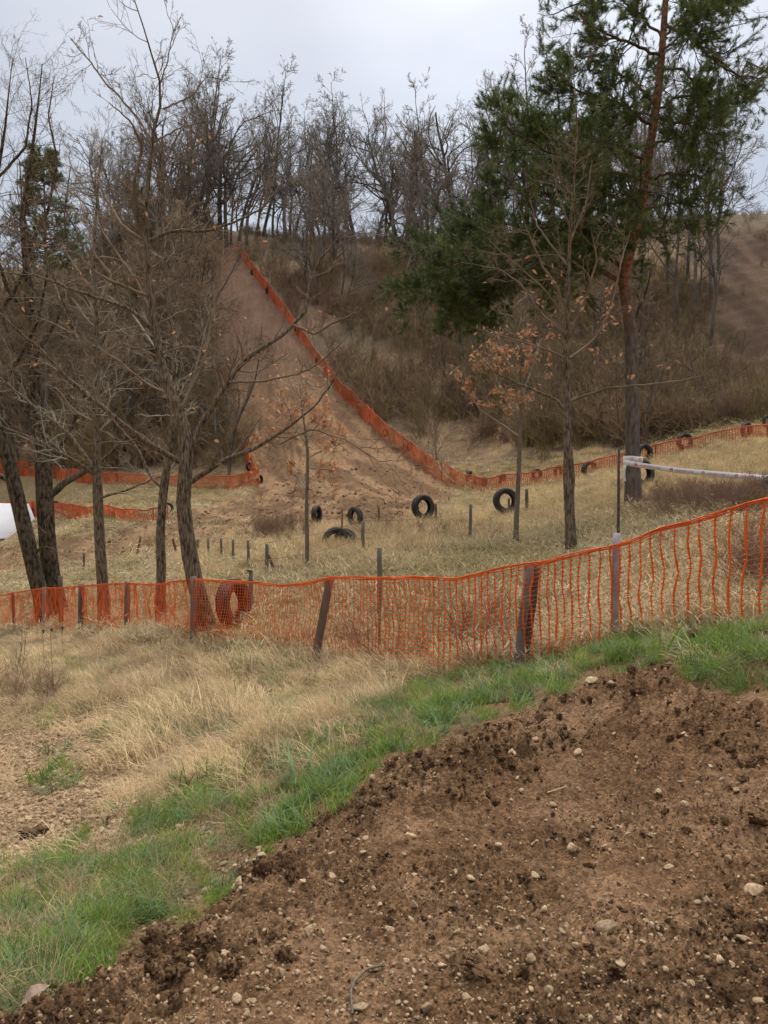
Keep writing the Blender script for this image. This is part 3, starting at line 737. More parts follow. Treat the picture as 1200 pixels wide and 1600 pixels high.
def free_tree(h, seed, spread=.5, forks=4, twigs=(7, 6, 5), droop=0., r0=None, low=.35, slim=False, twr=.011):
    """a bare broadleaf: returns trunk (V,F) and crown (V,F) at the origin"""
    rg = np.random.default_rng(seed); r0 = r0 or h * .014
    P0, R0 = grow(np.zeros((1, 3)), np.array([[rg.normal(0, .1), rg.normal(0, .1), 1]]), np.array([h * (.95 if slim else .66)]), np.array([r0]), 12, .09, .04, rg, .3 if not slim else .12)
    S, D, L, Rr = spawn(P0, R0, forks * 3, low, 1, .75 * spread + .25, .62 if not slim else .32, .62, rg, fall=.35 if not slim else .6)
    P1, R1 = grow(S, D, L, Rr, 9, .2, .06 - droop, rg, .3)
    S, D, L, Rr = spawn(P1, R1, twigs[0], .2, 1, .7, .5, .55, rg); Rr = np.maximum(Rr, twr * 1.5)
    P2, R2 = grow(S, D, L, Rr, 5, .2, .05, rg, .35)
    S, D, L, Rr = spawn(P2, R2, twigs[1], .2, 1, .65, .52, .6, rg); Rr = np.maximum(Rr * .8, twr)
    P3, R3 = grow(S, D, L, Rr, 4, .2, .04, rg, .5)
    S, D, L, Rr = spawn(P3, R3, twigs[2], .2, 1, .65, .6, .6, rg); Rr = np.maximum(Rr * .6, twr * .7)
    P4, R4 = grow(S, D, L, Rr, 2, .15, .03, rg, .7)
    trunk = join_np([tubes(P0, R0, 8), tubes(P1, R1, 5)])
    crown = join_np([tubes(P2, R2, 4), tubes(P3, R3, 3), tubes(P4, R4, 3)])
    return trunk, crown
def make_tree_proto(name, label, cat, group, tr, cr, mt, mc):
    e = thing(name, label, cat, group=group)
    a = mesh_np('trunk', *tr); a.materials.append(mt); link('trunk', a, e)
    b = mesh_np('crown', *cr); b.materials.append(mc); o = link('crown', b, e)
    return e
def dup(root, loc, rz, sc, label=None, group=None):
    r = root.copy(); COL.objects.link(r)
    r.location = Vector([float(v) for v in loc]); r.rotation_euler = (0, 0, rz); r.scale = (sc,) * 3 if np.isscalar(sc) else sc
    if label: r['label'] = label
    if group: r['group'] = group
    for ch in list(root.children):
        c = ch.copy(); COL.objects.link(c); c.parent = r
    return r

# ridge and hillside trees ------------------------------------------------
def zoned(g, sc, kind):
    px_, py_ = project(g[0], g[1], g[2]); px_ = float(px_); py_ = float(py_)
    if kind == 'ridge':
        z = 'behind the left-hand wood' if px_ < 250 else 'on the skyline at the head of the hill track' if px_ < 420 else 'on the skyline right of the hill track' if px_ < 560 else 'at the middle of the skyline' if px_ < 680 else 'on the skyline left of the pine crown' if px_ < 800 else 'on the skyline behind the pine crown'
        return ('tall' if sc > 1.1 else 'middling' if sc > .8 else 'low') + ' bare grey oak ' + z, 'bare oaks ' + z
    if kind == 'wood':
        z = 'at the far left edge' if px_ < 60 else 'behind the two dark trunks' if px_ < 130 else 'behind the straight slim oak' if px_ < 210 else 'behind the largest near oak' if px_ < 290 else 'just left of the hill track'
        h_ = 'low in the wood' if py_ > 620 else 'halfway up the wood' if py_ > 480 else 'high in the wood'
        return ('tall' if sc > 1 else 'smaller') + ' bare brown tree ' + h_ + ' ' + z, 'bare trees of the left-hand wood'
    z = 'beside the hill fence' if px_ < 560 else 'in the scrub left of the leafy thin sapling' if px_ < 720 else 'in the scrub behind the leafy thin sapling' if px_ < 850 else 'in the scrub behind the slender oak' if px_ < 960 else 'in the scrub right of the pine trunk'
    h_ = 'low' if py_ > 600 else 'halfway up' if py_ > 480 else 'high'
    return ('slender bare tree ' if sc > .75 else 'thin bare sapling ') + h_ + ' ' + z, 'slender bare trees on the hillside'
def family(label, cat, group, protos, spots, name='bare_tree', kind=None):
    used = [False] * len(protos)
    for (g, k, rz, sc) in spots:
        if kind: label, group = zoned(g, sc, kind)
        if not used[k]:
            tr, cr, mt, mc = protos[k]
            e = make_tree_proto(name, label, cat, group, tr, cr, mt, mc)
            protos[k] = e; used[k] = True
            e.location = Vector([float(v) for v in g]); e.rotation_euler = (0, 0, rz); e.scale = (sc,) * 3
        else: dup(protos[k], g, rz, sc, label, group)
oak = [(*free_tree(17, 40 + i, .8, 5, (9, 6, 4), low=.34, r0=.23, twr=.011), M['far_bark'], M['far_twig']) for i in range(5)]
oak += [(*free_tree(17, 60 + i, .5, 5, (8, 5, 4), low=.25, r0=.17, slim=(i > 0), twr=.013), M['far_bark'], M['far_twig']) for i in range(3)]
spots = []
rt = np.random.default_rng(77)
for k in range(104):
    pxx = 160 + 890 * (k + rt.uniform(-.8, .8)) / 104
    az = math.atan2(pxx - 600, FPX); r = rt.uniform(85, 112)
    X, Y = r * math.sin(az), r * math.cos(az)
    spots.append(((X, Y, float(ground_z(np.array([X]), np.array([Y]))[0]) - .2), int(rt.integers(0, 8)), rt.uniform(0, 6.28), rt.uniform(.85, 1.35) if k % 4 else rt.uniform(.5, .75)))
family('tall bare grey oak standing on the skyline of the hill', 'tree', 'bare oaks along the ridge', oak, spots, 'bare_oak', 'ridge')
spots = []
while len(spots) < 24:
    pxx = rt.uniform(430, 800); pyy = rt.uniform(384, 520)
    if pxx < np.interp(pyy, HF[:, 1], HF[:, 0]) + 14: continue
    g = ground_at(pxx, pyy, 40); z_ = rt.uniform(.45, .8)
    spots.append((g - np.array([0, 0, .2]), int(rt.integers(0, 8)), rt.uniform(0, 6.28), z_))
for (g, k, rz, sc) in spots: 
    qx = float(project(g[0], g[1], g[2])[0])
    dup(oak[k], g, rz, sc, ('larger' if sc > .62 else 'smaller') + ' bare dark oak on the upper slope ' + ('beside the hill fence' if qx < 520 else 'below the middle of the skyline' if qx < 650 else 'left of the pine crown' if qx < 730 else 'below the pine crown'), 'bare oaks on the upper slope')
# woods on the left hillside
wood = [(*free_tree(12, 140 + i, .6, 4, (9, 6, 4), low=.12, r0=.13, slim=(i % 2 == 1), twr=.012), M['far_bark'], M['wood_twig']) for i in range(4)]
spots = []
while len(spots) < 125:
    az = rt.uniform(-.50, -.165); r = rt.uniform(46, 98)
    X, Y = r * math.sin(az), r * math.cos(az); g = float(base_z(np.array([X]), np.array([Y]))[0])
    px_, py_ = project(X, Y, g)
    if py_ > 742 or px_ > np.interp(py_, TL[:, 1], TL[:, 0]) - 12: continue
    spots.append(((X, Y, g - .2), int(rt.integers(0, 4)), rt.uniform(0, 6.28), rt.uniform(.75, 1.25)))
family('bare brown tree in the thick wood left of the hill track', 'tree', 'bare trees in the left-hand wood', wood, spots, kind='wood')
# slender trees on the middle and right hillside
slim = [(*free_tree(9, 240 + i, .55, 3, (7, 5, 4), low=.25, r0=.09, slim=(i == 0), twr=.010), M['far_bark'], M['wood_twig']) for i in range(3)]
spots = []
while len(spots) < 46:
    pxx = rt.uniform(430, 1100); pyy = rt.uniform(385, 640) if len(spots) < 34 else rt.uniform(640, 700)
    if pxx < np.interp(pyy, HF[:, 1], HF[:, 0]) + 18: continue
    if pyy > 640 and pxx < 800: continue
    g = ground_at(pxx, pyy, 30)
    spots.append((g - np.array([0, 0, .1]), int(rt.integers(0, 3)), rt.uniform(0, 6.28), rt.uniform(.45, 1.05) if pyy < 640 else rt.uniform(.35, .6)))
family('slender bare tree in the scrub on the hillside', 'tree', 'slender bare trees on the hillside', slim, spots, 'slender_tree', 'slim')
# multi-stemmed pale trees at the right end of the ridge
ms = [(*free_tree(15, 340 + i, .45, 4, (8, 6, 4), low=.3, r0=.11, twr=.011), M['far_bark'], M['far_twig']) for i in range(2)]
spots = []
for k, (pxx, pyy, s_) in enumerate([(1085, 500, 1.25), (1108, 480, 1.3), (1060, 520, 1.1), (1125, 430, 1.1), (1070, 450, 1.15), (1110, 540, .9), (1048, 470, 1.0)]):
    g = ground_at(pxx, pyy, 30)
    spots.append((g, k % 2, k * 1.3, s_))
family('pale slender tree with upswept limbs beside the bare brown slope', 'tree', 'pale trees at the right of the ridge', ms, spots, 'pale_tree')

# scrub: too dense to count ----------------------------------------------
def brush(n, h, seed, m, fan=.45, twr=.006, n3=4):
    rg = np.random.default_rng(seed)
    S = np.c_[rg.normal(0, .25 * h / 2.5, (n, 2)), np.zeros(n)]
    a = rg.uniform(0, 6.283, n); f = rg.normal(0, fan, n)
    D = np.c_[np.sin(f) * np.cos(a), np.sin(f) * np.sin(a), np.cos(f)]
    P1, R1 = grow(S, D, h * rg.uniform(.5, 1.1, n), np.full(n, twr * 2.2), 5, .14, .02, rg, .4)
    S, D, L, Rr = spawn(P1, R1, 6, .15, 1, .6, .45, .6, rg); Rr = np.maximum(Rr, twr)
    P2, R2 = grow(S, D, L, Rr, 3, .2, .03, rg, .5)
    S, D, L, Rr = spawn(P2, R2, n3, .2, 1, .6, .6, .7, rg); Rr = np.maximum(Rr * .7, twr * .7)
    P3, R3 = grow(S, D, L, Rr, 2, .15, .03, rg, .7)
    return join_np([tubes(P1, R1, 3), tubes(P2, R2, 3), tubes(P3, R3, 3)])
B_brown = [proto('scrub', *brush(9, 2.6, 400 + i, None, .5, .011, 3), M['brush']) for i in range(3)]
B_olive = [proto('scrub_olive', *brush(12, 2.8, 420 + i, None, .4, .009, 3), M['brush_olive']) for i in range(2)]
B_red = [proto('scrub_red', *brush(14, 2.0, 430 + i, None, .35, .008, 3), M['brush_red']) for i in range(2)]
def hk(m, X, Y, g):
    k = m['hill'] * (1 - m['slope'] * .78) * (1 - m['track'] ) * (m['py'] > 330)
    k = k * np.where((m['px'] < np.interp(m['py'], TL[:, 1], TL[:, 0]) - 6) | (m['px'] > np.interp(m['py'], HF[:, 1], HF[:, 0]) + 8), 1, 0)
    k = k * np.clip(.55 + 1.1 * fbm(X * .1, Y * .1, 3, 81), .12, 1)
    k = np.where((m['py'] > 655) & (m['px'] > 560) & (m['px'] < 680), k * .45, k)
    k = np.where((m['py'] > 700) & (m['px'] > 700) & (m['px'] < 980), k * .2, k)
    return k
P, rg = place(17000, (-.54, .50), (36, 104), hk, logr=True, seed=9)
px_, py_ = project(P[:, 0], P[:, 1], P[:, 2])
u = rg.uniform(size=len(P))
lowr = (py_ > 500) & (px_ > 820)
ix = np.where(lowr & (u < .35), 3 + rg.integers(0, 2, len(P)), np.where((lowr & (u < .8)) | (u < .3), 5 + rg.integers(0, 2, len(P)), rg.integers(0, 3, len(P))))
ix = np.where((px_ < 400) & (u < .06), 3 + rg.integers(0, 2, len(P)), ix)
s = rg.uniform(.45, 1.15, len(P)) * np.where(px_ < 350, 1.3, 1) * np.interp(px_, [940, 1080], [1, .6]) * np.where(py_ < 420, .6, 1)
scatter('hillside_scrub', P, rnd_rot(rg, len(P), .12), iso(s), ix, B_brown + B_olive + B_red, 'dense leafless brown and olive scrub covering the hillside')
# low brambles near the old fence line and right bank
BR = [proto('bramble', *brush(16, .9, 450 + i, None, .9, .0032), M['brush_red']) for i in range(3)]
def bk(m, X, Y, g):
    def blob(cx, cy, sx, sy): return np.exp(-((m['px'] - cx) / sx) ** 2 - ((m['py'] - cy) / sy) ** 2)
    return np.clip(blob(430, 838, 40, 10) * .5 + blob(600, 840, 70, 8) * .12 + blob(690, 840, 45, 8) * .2 + blob(1100, 790, 75, 16) * (m['r'] > 14) * .8 + blob(630, 1030, 100, 14) * (m['r'] < 12) * .07 + blob(760, 1010, 60, 18) * (m['r'] < 12) * .12 + blob(1200, 905, 40, 25) * .25 + blob(30, 1090, 60, 20) * .06 + blob(150, 770, 250, 30) * .12 * (m['r'] > 20), 0, 1)
P, rg = place(16000, (-.54, .5), (6.6, 40), bk, seed=10)
scatter('brambles', P, rnd_rot(rg, len(P), .2), iso(rg.uniform(.35, .75, len(P))), rg.integers(0, 3, len(P)), BR, 'low leafless reddish brambles in the rough grass')

# ------------------------------------------------------------------ traced foreground trees
def traced(stems, y0, rg, ws=1.0):
    """stems: list of [(px,py,width_px[,dy])]; returns list of (K,3),(K,) at their own depths"""
    out = []
    for si, st in enumerate(stems):
        pts = []
        for q in st:
            dy = q[3] if len(q) > 3 else 0
            p = W(q[0], q[1], y0 + dy); pts.append((*p, q[2] * (.74 if si else ws * (1 if q[1] > 640 else .95)) * (y0 + dy) / FPX / 2))
        out.append(resample(pts, 26))
    return out
def sway(st, d0, d1):
    """give a limb depth: dy runs from d0 to d1 along it"""
    n_ = len(st)
    return [(a, b, c, d0 + (d1 - d0) * i / (n_ - 1)) for i, (a, b, c) in enumerate(st)]
def fg_tree(name, label, base_px, y0, main, limbs, seed, mt, mc, dens=1.0, leaves=0, leaf_zone=None, leafsize=1.0, ws=.8, minr=.0034, L1=1.1, ang=.8, up=.03, skip=.25, bits=(6, 5), knots=True, group=None, main_twigs=True):
    rg = np.random.default_rng(seed)
    g = W(main[0][0], main[0][1], y0); gz = float(ground_z(g[:1], g[1:2])[0])
    loc = np.array([g[0], y0, gz])
    e = thing(name, label, 'tree', loc, group)
    rs_ = traced([main] + limbs, y0, rg, ws)
    P = np.stack([a[:, :3] for a in rs_]) - loc; Rd = np.stack([a[:, 3] for a in rs_])
    P[0, 0, 2] = -.15
    # natural kinks
    P[1:, 1:-1] += rg.normal(0, .005, P[1:, 1:-1].shape)
    Rd[0] *= 1 + rg.normal(0, .025, 26); 
    tr = tubes(P[:1], Rd[:1], 12); ln = np.linalg.norm(np.diff(P, axis=1), axis=2).sum(1)
    # root flare
    V = tr[0]; k = V[:, 2] < .35; ctr = P[0, 0, :2]; V[k, :2] = ctr + (V[k, :2] - ctr) * (1 + .2 * ((.35 - V[k, 2:3]) / .5).clip(0, 1))
    per = np.maximum(2, (ln / .21 * dens)).astype(int)
    if not main_twigs: per[0] = 3
    S, D, L, Rr = spawn(P[:1], Rd[:1], per[:1], skip, 1, ang * 1.1, 0, .5, rg, plen=np.ones(per[0])); 
    L = L1 * rg.uniform(.5, 1.2, len(L)); Rr = np.minimum(np.maximum(Rr * .5, minr * 2.0), .02)
    S2, D2_, _, Rr2 = spawn(P[1:], Rd[1:], per[1:], .12, 1, ang, 0, .6, rg, plen=np.ones(per[1:].sum()))
    L2 = L1 * .85 * rg.uniform(.4, 1.2, len(S2)); Rr2 = np.minimum(np.maximum(Rr2 * .6, minr * 1.8), .014)
    if len(P) == 1: S2, D2_, L2, Rr2 = S[:0], D[:0], L[:0], Rr[:0]
    P1, R1 = grow(np.r_[S, S2], np.r_[D, D2_], np.r_[L, L2], np.r_[Rr, Rr2], 7, .17, up, rg, .3)
    S, D, L, Rr = spawn(P1, R1, bits[0], .15, 1, .75, .5, .6, rg); Rr = np.maximum(Rr, minr)
    P2, R2 = grow(S, D, L, Rr, 4, .2, up, rg, .5)
    S, D, L, Rr = spawn(P2, R2, bits[1], .2, 1, .75, .55, .7, rg); Rr = np.maximum(Rr * .8, minr * .7)
    P3, R3 = grow(S, D, np.maximum(L, .04), Rr, 2, .18, up, rg, .75)
    a = mesh_np('trunk', *tr); a.materials.append(mt); link('trunk', a, e)
    if len(P) > 1:
        for i in range(1, len(P)):
            b = mesh_np('limb', *tubes(P[i:i + 1], Rd[i:i + 1], 7)); b.materials.append(mt if Rd[i, 0] > .03 else mc); link('limb', b, e)
    c = mesh_np('twigs', *join_np([tubes(P1, R1, 4), tubes(P2, R2, 3), tubes(P3, R3, 3)])); c.materials.append(mc); link('twigs', c, e)
    if leaves:
        tips = np.concatenate([P2[:, -1], P2[:, -2], P3[:, -1]])
        if leaf_zone is not None:
            wpt = tips + loc; qx, qy = project(wpt[:, 0], wpt[:, 1], wpt[:, 2])
            kk = np.zeros(len(tips))
            for (cx, cy, sx, sy) in leaf_zone: kk = np.maximum(kk, np.exp(-((qx - cx) / sx) ** 2 - ((qy - cy) / sy) ** 2))
            prob = kk
        else: prob = np.ones(len(tips))
        prob = prob / prob.sum(); n_ = min(leaves, int((prob > 1e-9).sum()))
        pick = rg.choice(len(tips), n_, replace=False, p=prob)
        c0 = tips[pick]; s_ = rg.uniform(.034, .066, n_) * leafsize
        ax = rg.normal(size=(n_, 3)); ax[:, 2] -= .6; ax /= np.linalg.norm(ax, axis=1, keepdims=True)
        bx = np.cross(ax, rg.normal(size=(n_, 3))); bx /= np.linalg.norm(bx, axis=1, keepdims=True); nx_ = np.cross(ax, bx)
        # a lobed, folded leaf: 7 points
        sh = [(0, 0, 0), (.7, .42, .16), (1.15, .30, .10), (1.9, .0, -.1), (1.15, -.30, .10), (.7, -.42, .16), (1.1, 0, -.05)]
        V = np.stack([c0 + ax * (s_ * a_)[:, None] + bx * (s_ * b_)[:, None] + nx_ * (s_ * c_)[:, None] for a_, b_, c_ in sh], 1).reshape(-1, 3)
        i7 = np.arange(n_)[:, None] * 7
        Fq = np.concatenate([i7 + np.array(f)[None] for f in ((0, 1, 2, 6), (6, 2, 3, 3), (0, 6, 4, 5), (6, 3, 3, 4))])
        Fq = np.concatenate([(i7 + np.array(f)[None]) for f in ((0, 1, 6), (1, 2, 6), (2, 3, 6), (3, 4, 6), (4, 5, 6), (5, 0, 6))])
        l = mesh_np('dry_leaves', V, Fq, False); l.materials.append(M['leaf']); link('dry_leaves', l, e)
    return e, loc

T4 = [(330,985,42),(309,930,37),(295,860,36),(286,790,33),(290,730,31),(293,690,29),(285,655,25),(268,620,24),(252,570,20),(240,500,17),(233,430,14),(228,380,12),(226,350,10),(232,290,9),(237,229,8),(240,200,7),(257,145,6),(245,115,5),(230,60,3.5),(210,0,2.5),(204,-40,1.5)]
T4L = [sway(s_, 0, d) for s_, d in (
 ([(237,229,5),(220,190,5),(190,155,4),(165,130,4),(140,95,3),(110,60,1.5)], .8),
 ([(240,222,4),(280,200,3),(325,187,1.5)], -.6), ([(255,170,4),(300,150,3),(330,110,1.5)], .5), ([(251,130,3),(262,95,2.5),(270,50,1.5),(285,20,1)], -.3),
 ([(228,380,8),(215,345,8),(209,287,7),(223,229,5),(205,190,4),(170,160,2)], -.7),
 ([(228,378,9),(270,360,7),(320,362,6),(370,345,5),(410,325,4),(430,300,3),(452,272,1.5)], .9),
 ([(233,464,8),(205,452,7),(178,442,7),(148,425,5),(120,395,4),(82,390,2.5),(40,360,1.5)], -1.0),
 ([(238,515,10),(203,483,8),(148,464,7),(103,449,5),(62,432,4),(0,425,3),(-40,400,2)], -1.2),
 ([(282,722,13),(240,698,12),(200,668,11),(148,627,9),(106,593,8),(69,551,6),(17,507,5),(-40,450,3)], -1.6),
 ([(296,708,15),(313,665,14),(344,617,12),(368,579,11),(400,549,10),(430,532,9),(458,508,8),(479,484,7),(482,453,6),(498,408,5),(520,381,3.5),(545,350,1.5)], .5),
 ([(458,508,6),(492,522,5),(520,505,5),(561,487,3.5),(602,456,1.5)], -.7),
 ([(299,753,12),(345,721,10),(400,700,8),(448,670,6),(492,635,4),(520,597,3),(540,560,1.5)], -.6),
 ([(358,597,6),(410,596,5),(465,584,4),(496,570,4),(527,542,3),(560,505,1.5)], -.8),
 ([(437,694,4),(486,670,3.5),(540,687,3),(592,721,2.5),(637,718,1.2)], -.9),
 ([(228,378,7),(190,352,6),(165,310,5),(150,270,3),(120,215,1.5)], .9),
 ([(240,505,6),(215,440,5),(185,400,4),(140,330,3),(100,280,1.5)], 1.2),
 ([(285,640,7),(320,560,6),(330,500,5),(345,430,4),(350,380,2)], .8),
 ([(270,620,6),(230,600,5),(180,560,4),(130,530,2.5),(90,500,1.5)], .9),
)]
fg_tree('oak_tree', 'largest near oak, curved trunk behind the orange net beside the leaning tyre', None, 12.0, T4, T4L, 1, M['bark'], M['twig'], .8, 60, None, ws=.68, L1=.95, skip=.42)
fg_tree('oak_tree', 'thin mottled oak just left of the largest near oak', None, 14.3,
        [(251,992,26),(251,940,23),(252,880,21),(250,840,21),(254,780,20),(262,720,18),(270,660,14),(273,600,11),(268,520,9),(262,450,7),(255,380,5),(250,330,3),(246,290,2)],
        [sway([(256,765,7),(235,745,6),(215,700,5),(180,660,4),(130,600,2)], 0, .8), sway([(268,670,6),(300,600,5),(315,540,3),(330,480,2)], 0, -.5), sway([(272,600,5),(240,540,4),(200,480,2)], 0, .6)],
        2, M['bark'], M['twig_pale'], .8, 14, ws=.68, L1=1.0, skip=.35)
fg_tree('oak_tree', 'straight slim oak behind the net, second pair of limbs low at left', None, 17.3,
        [(163,984,27),(162,940,24),(156,850,21),(153,780,20),(151,720,19),(150,650,15),(152,560,12),(150,480,10),(146,400,8),(150,330,5),(155,270,3),(160,220,1.5)],
        [sway([(152,745,9),(120,722,8),(89,706,7),(52,685,5),(0,665,3)], 0, -1.2), sway([(156,778,6),(200,765,5),(235,750,4),(270,738,2)], 0, .9), sway([(150,735,8),(110,680,7),(60,640,6),(0,590,3)], 0, .8),
         sway([(150,640,7),(190,590,6),(215,520,4),(230,460,2)], 0, 1), sway([(152,560,6),(110,500,5),(80,420,4),(60,350,2)], 0, -.8), sway([(150,480,5),(175,430,5),(148,397,4),(137,353,3),(120,300,1.5)], 0, -.8)],
        3, M['bark'], M['twig_pale'], 1.0, 16, ws=.78, L1=1.25, skip=.4)
fg_tree('old_tree', 'dark mossy thick trunk, right of the far-left pair', None, 21.6,
        [(92,966,42),(82,910,37),(75,860,36),(71,800,36),(68,740,35),(65,680,33),(58,620,29),(52,560,26),(48,500,22),(42,420,17),(34,340,12),(45,270,8),(55,200,6),(62,140,3),(66,100,2)],
        [sway([(76,778,16),(100,755,14),(130,738,12),(165,715,8),(200,680,4)], 0, 1.2), sway([(70,730,14),(92,700,12),(112,665,10),(140,600,7),(165,520,4)], 0, 1.5), sway([(52,560,10),(90,500,8),(110,420,6),(100,340,4),(110,260,2)], 0, 1.4),
         sway([(48,500,9),(10,450,8),(-10,380,6)], 0, -1), sway([(40,400,8),(75,330,6),(90,250,5),(75,180,3),(85,120,1.5)], 0, 1), sway([(60,640,8),(30,590,6),(0,560,3)], 0, -1.2)],
        4, M['bark_dark'], M['twig'], .8, 12, ws=.74, L1=1.6, skip=.4)
fg_tree('old_tree', 'dark thick trunk leaning left in front of the white tent', None, 21.0,
        [(74,966,40),(58,910,37),(44,850,36),(30,790,35),(17,735,33),(5,690,31),(-8,640,28),(-20,560,24),(-30,460,19),(-22,360,13),(-5,280,9),(8,200,6),(14,140,3),(20,90,1.5)],
        [sway([(22,755,10),(0,745,8),(-30,740,6)], 0, -.6), sway([(-10,620,10),(30,560,8),(60,500,6),(75,420,3)], 0, -1.5), sway([(-25,520,10),(20,460,8),(50,400,6),(35,320,4),(30,250,2)], 0, 1.4), sway([(-5,280,6),(40,230,5),(50,160,3),(40,90,1.5)], 0, .5),
         sway([(50,870,6),(70,850,5),(68,800,3)], 0, -.5)],
        5, M['bark_dark'], M['twig'], .8, 16, ws=.66, L1=1.6, skip=.4)
# saplings holding dead leaves
g1 = ground_at(480, 893, 11)
fg_tree('young_oak', 'thin oak sapling with a loose fan of orange dead leaves by the hill track', None, float(g1[1]),
        [(480,893,9),(480,850,8),(479,800,7),(480,750,6.5),(481,710,6),(478,680,4),(472,640,2.5),(468,600,1.5)],
        [sway([(480,770,4),(465,745,3.5),(440,722,2.5),(400,700,1.5)], 0, .5), sway([(481,715,4),(510,700,3),(545,690,1.5)], 0, -.4), sway([(481,700,4),(450,650,3),(430,615,1.5)], 0, .4), sway([(480,690,3),(510,640,2.5),(520,600,1.2)], 0, .3), sway([(481,730,3),(520,735,2.5),(556,735,1.2)], 0, .3)],
        6, M['sap_bark'], M['twig_pale'], .9, 800, [(470,680,75,70)], leafsize=1.15, L1=.75, minr=.0035, skip=.45, ang=.9)
g2 = ground_at(806, 854, 11)
fg_tree('young_oak', 'thin oak sapling with a sheaf of orange dead leaves on its left side', None, float(g2[1]),
        [(806,854,12),(807,810,10),(810,750,9),(812,700,8),(813,660,7),(815,610,6),(812,560,4),(806,520,2.5),(800,480,1.5)],
        [sway([(811,682,5),(780,660,4),(750,640,3),(728,605,2),(722,580,1)], 0, -.5), sway([(813,650,4),(780,600,3),(762,560,2),(750,530,1)], 0, .3), sway([(814,620,4),(830,580,3),(845,530,1.5)], 0, .4), sway([(813,600,4),(790,560,3),(775,520,1.5)], 0, -.3)],
        7, M['sap_bark'], M['twig_pale'], .9, 700, [(765,605,45,45),(800,560,45,30),(740,650,30,20)], L1=.6, minr=.003, skip=.5, ang=.8)
g5 = ground_at(892, 868, 9)
fg_tree('oak_tree', 'slender upright oak left of the pine with a bulge halfway up', None, float(g5[1]),
        [(893,868,31),(891,820,27),(889,775,26),(889,742,33),(888,715,25),(886,645,17),(885,590,15),(884,540,15),(886,500,13),(888,440,10),(891,360,8),(897,280,6),(902,200,4),(898,130,2.5),(890,80,1.5)],
        [sway([(886,645,8),(870,625,6),(815,602,5),(770,580,3.5),(748,555,1.5)], 0, .8), sway([(890,627,6),(950,606,5),(1000,602,4.5),(1065,595,3.5),(1110,583,1.5)], 0, -.8),
         sway([(885,526,7),(842,486,5),(816,445,3.5),(780,420,2),(720,410,1)], 0, .7), sway([(887,530,6),(899,508,5),(914,470,5),(933,407,3.5),(924,359,2)], 0, -.5),
         sway([(885,520,7),(873,451,6),(848,416,5),(832,381,4),(820,350,2),(800,300,1)], 0, -.5), sway([(887,415,5),(857,378,4),(838,350,3),(828,310,1.5)], 0, .5),
         sway([(890,560,6),(930,530,5),(956,480,4),(971,407,3),(985,360,1.5)], 0, .6), sway([(885,560,5),(850,545,4),(800,530,3),(740,512,1.5)], 0, -.8), sway([(890,380,4),(915,320,3),(925,250,1.5)], 0, .4), sway([(892,360,4),(870,300,3),(862,240,1.5)], 0, -.3),
         sway([(885,500,5),(850,450,4),(790,400,3),(760,370,1.5)], 0, -1)],
        8, M['bark'], M['twig'], .65, 190, [(900,520,110,60),(860,560,60,40)], ws=.62, L1=.85, skip=.35)
# a tree outside the frame at the right whose branches reach in
fg_tree('oak_tree', 'bare branch tips reaching in at the top right corner', None, 15.0,
        [(1420,900,40),(1400,600,34),(1370,350,26),(1340,200,18),(1320,60,12),(1300,-100,6)],
        [sway([(1360,300,12),(1290,220,9),(1240,150,6),(1195,110,4),(1165,95,2)], 0, .5), sway([(1330,80,10),(1260,30,6),(1210,5,3)], 0, .5)],
        9, M['bark'], M['twig'], .7, 0, L1=.9)

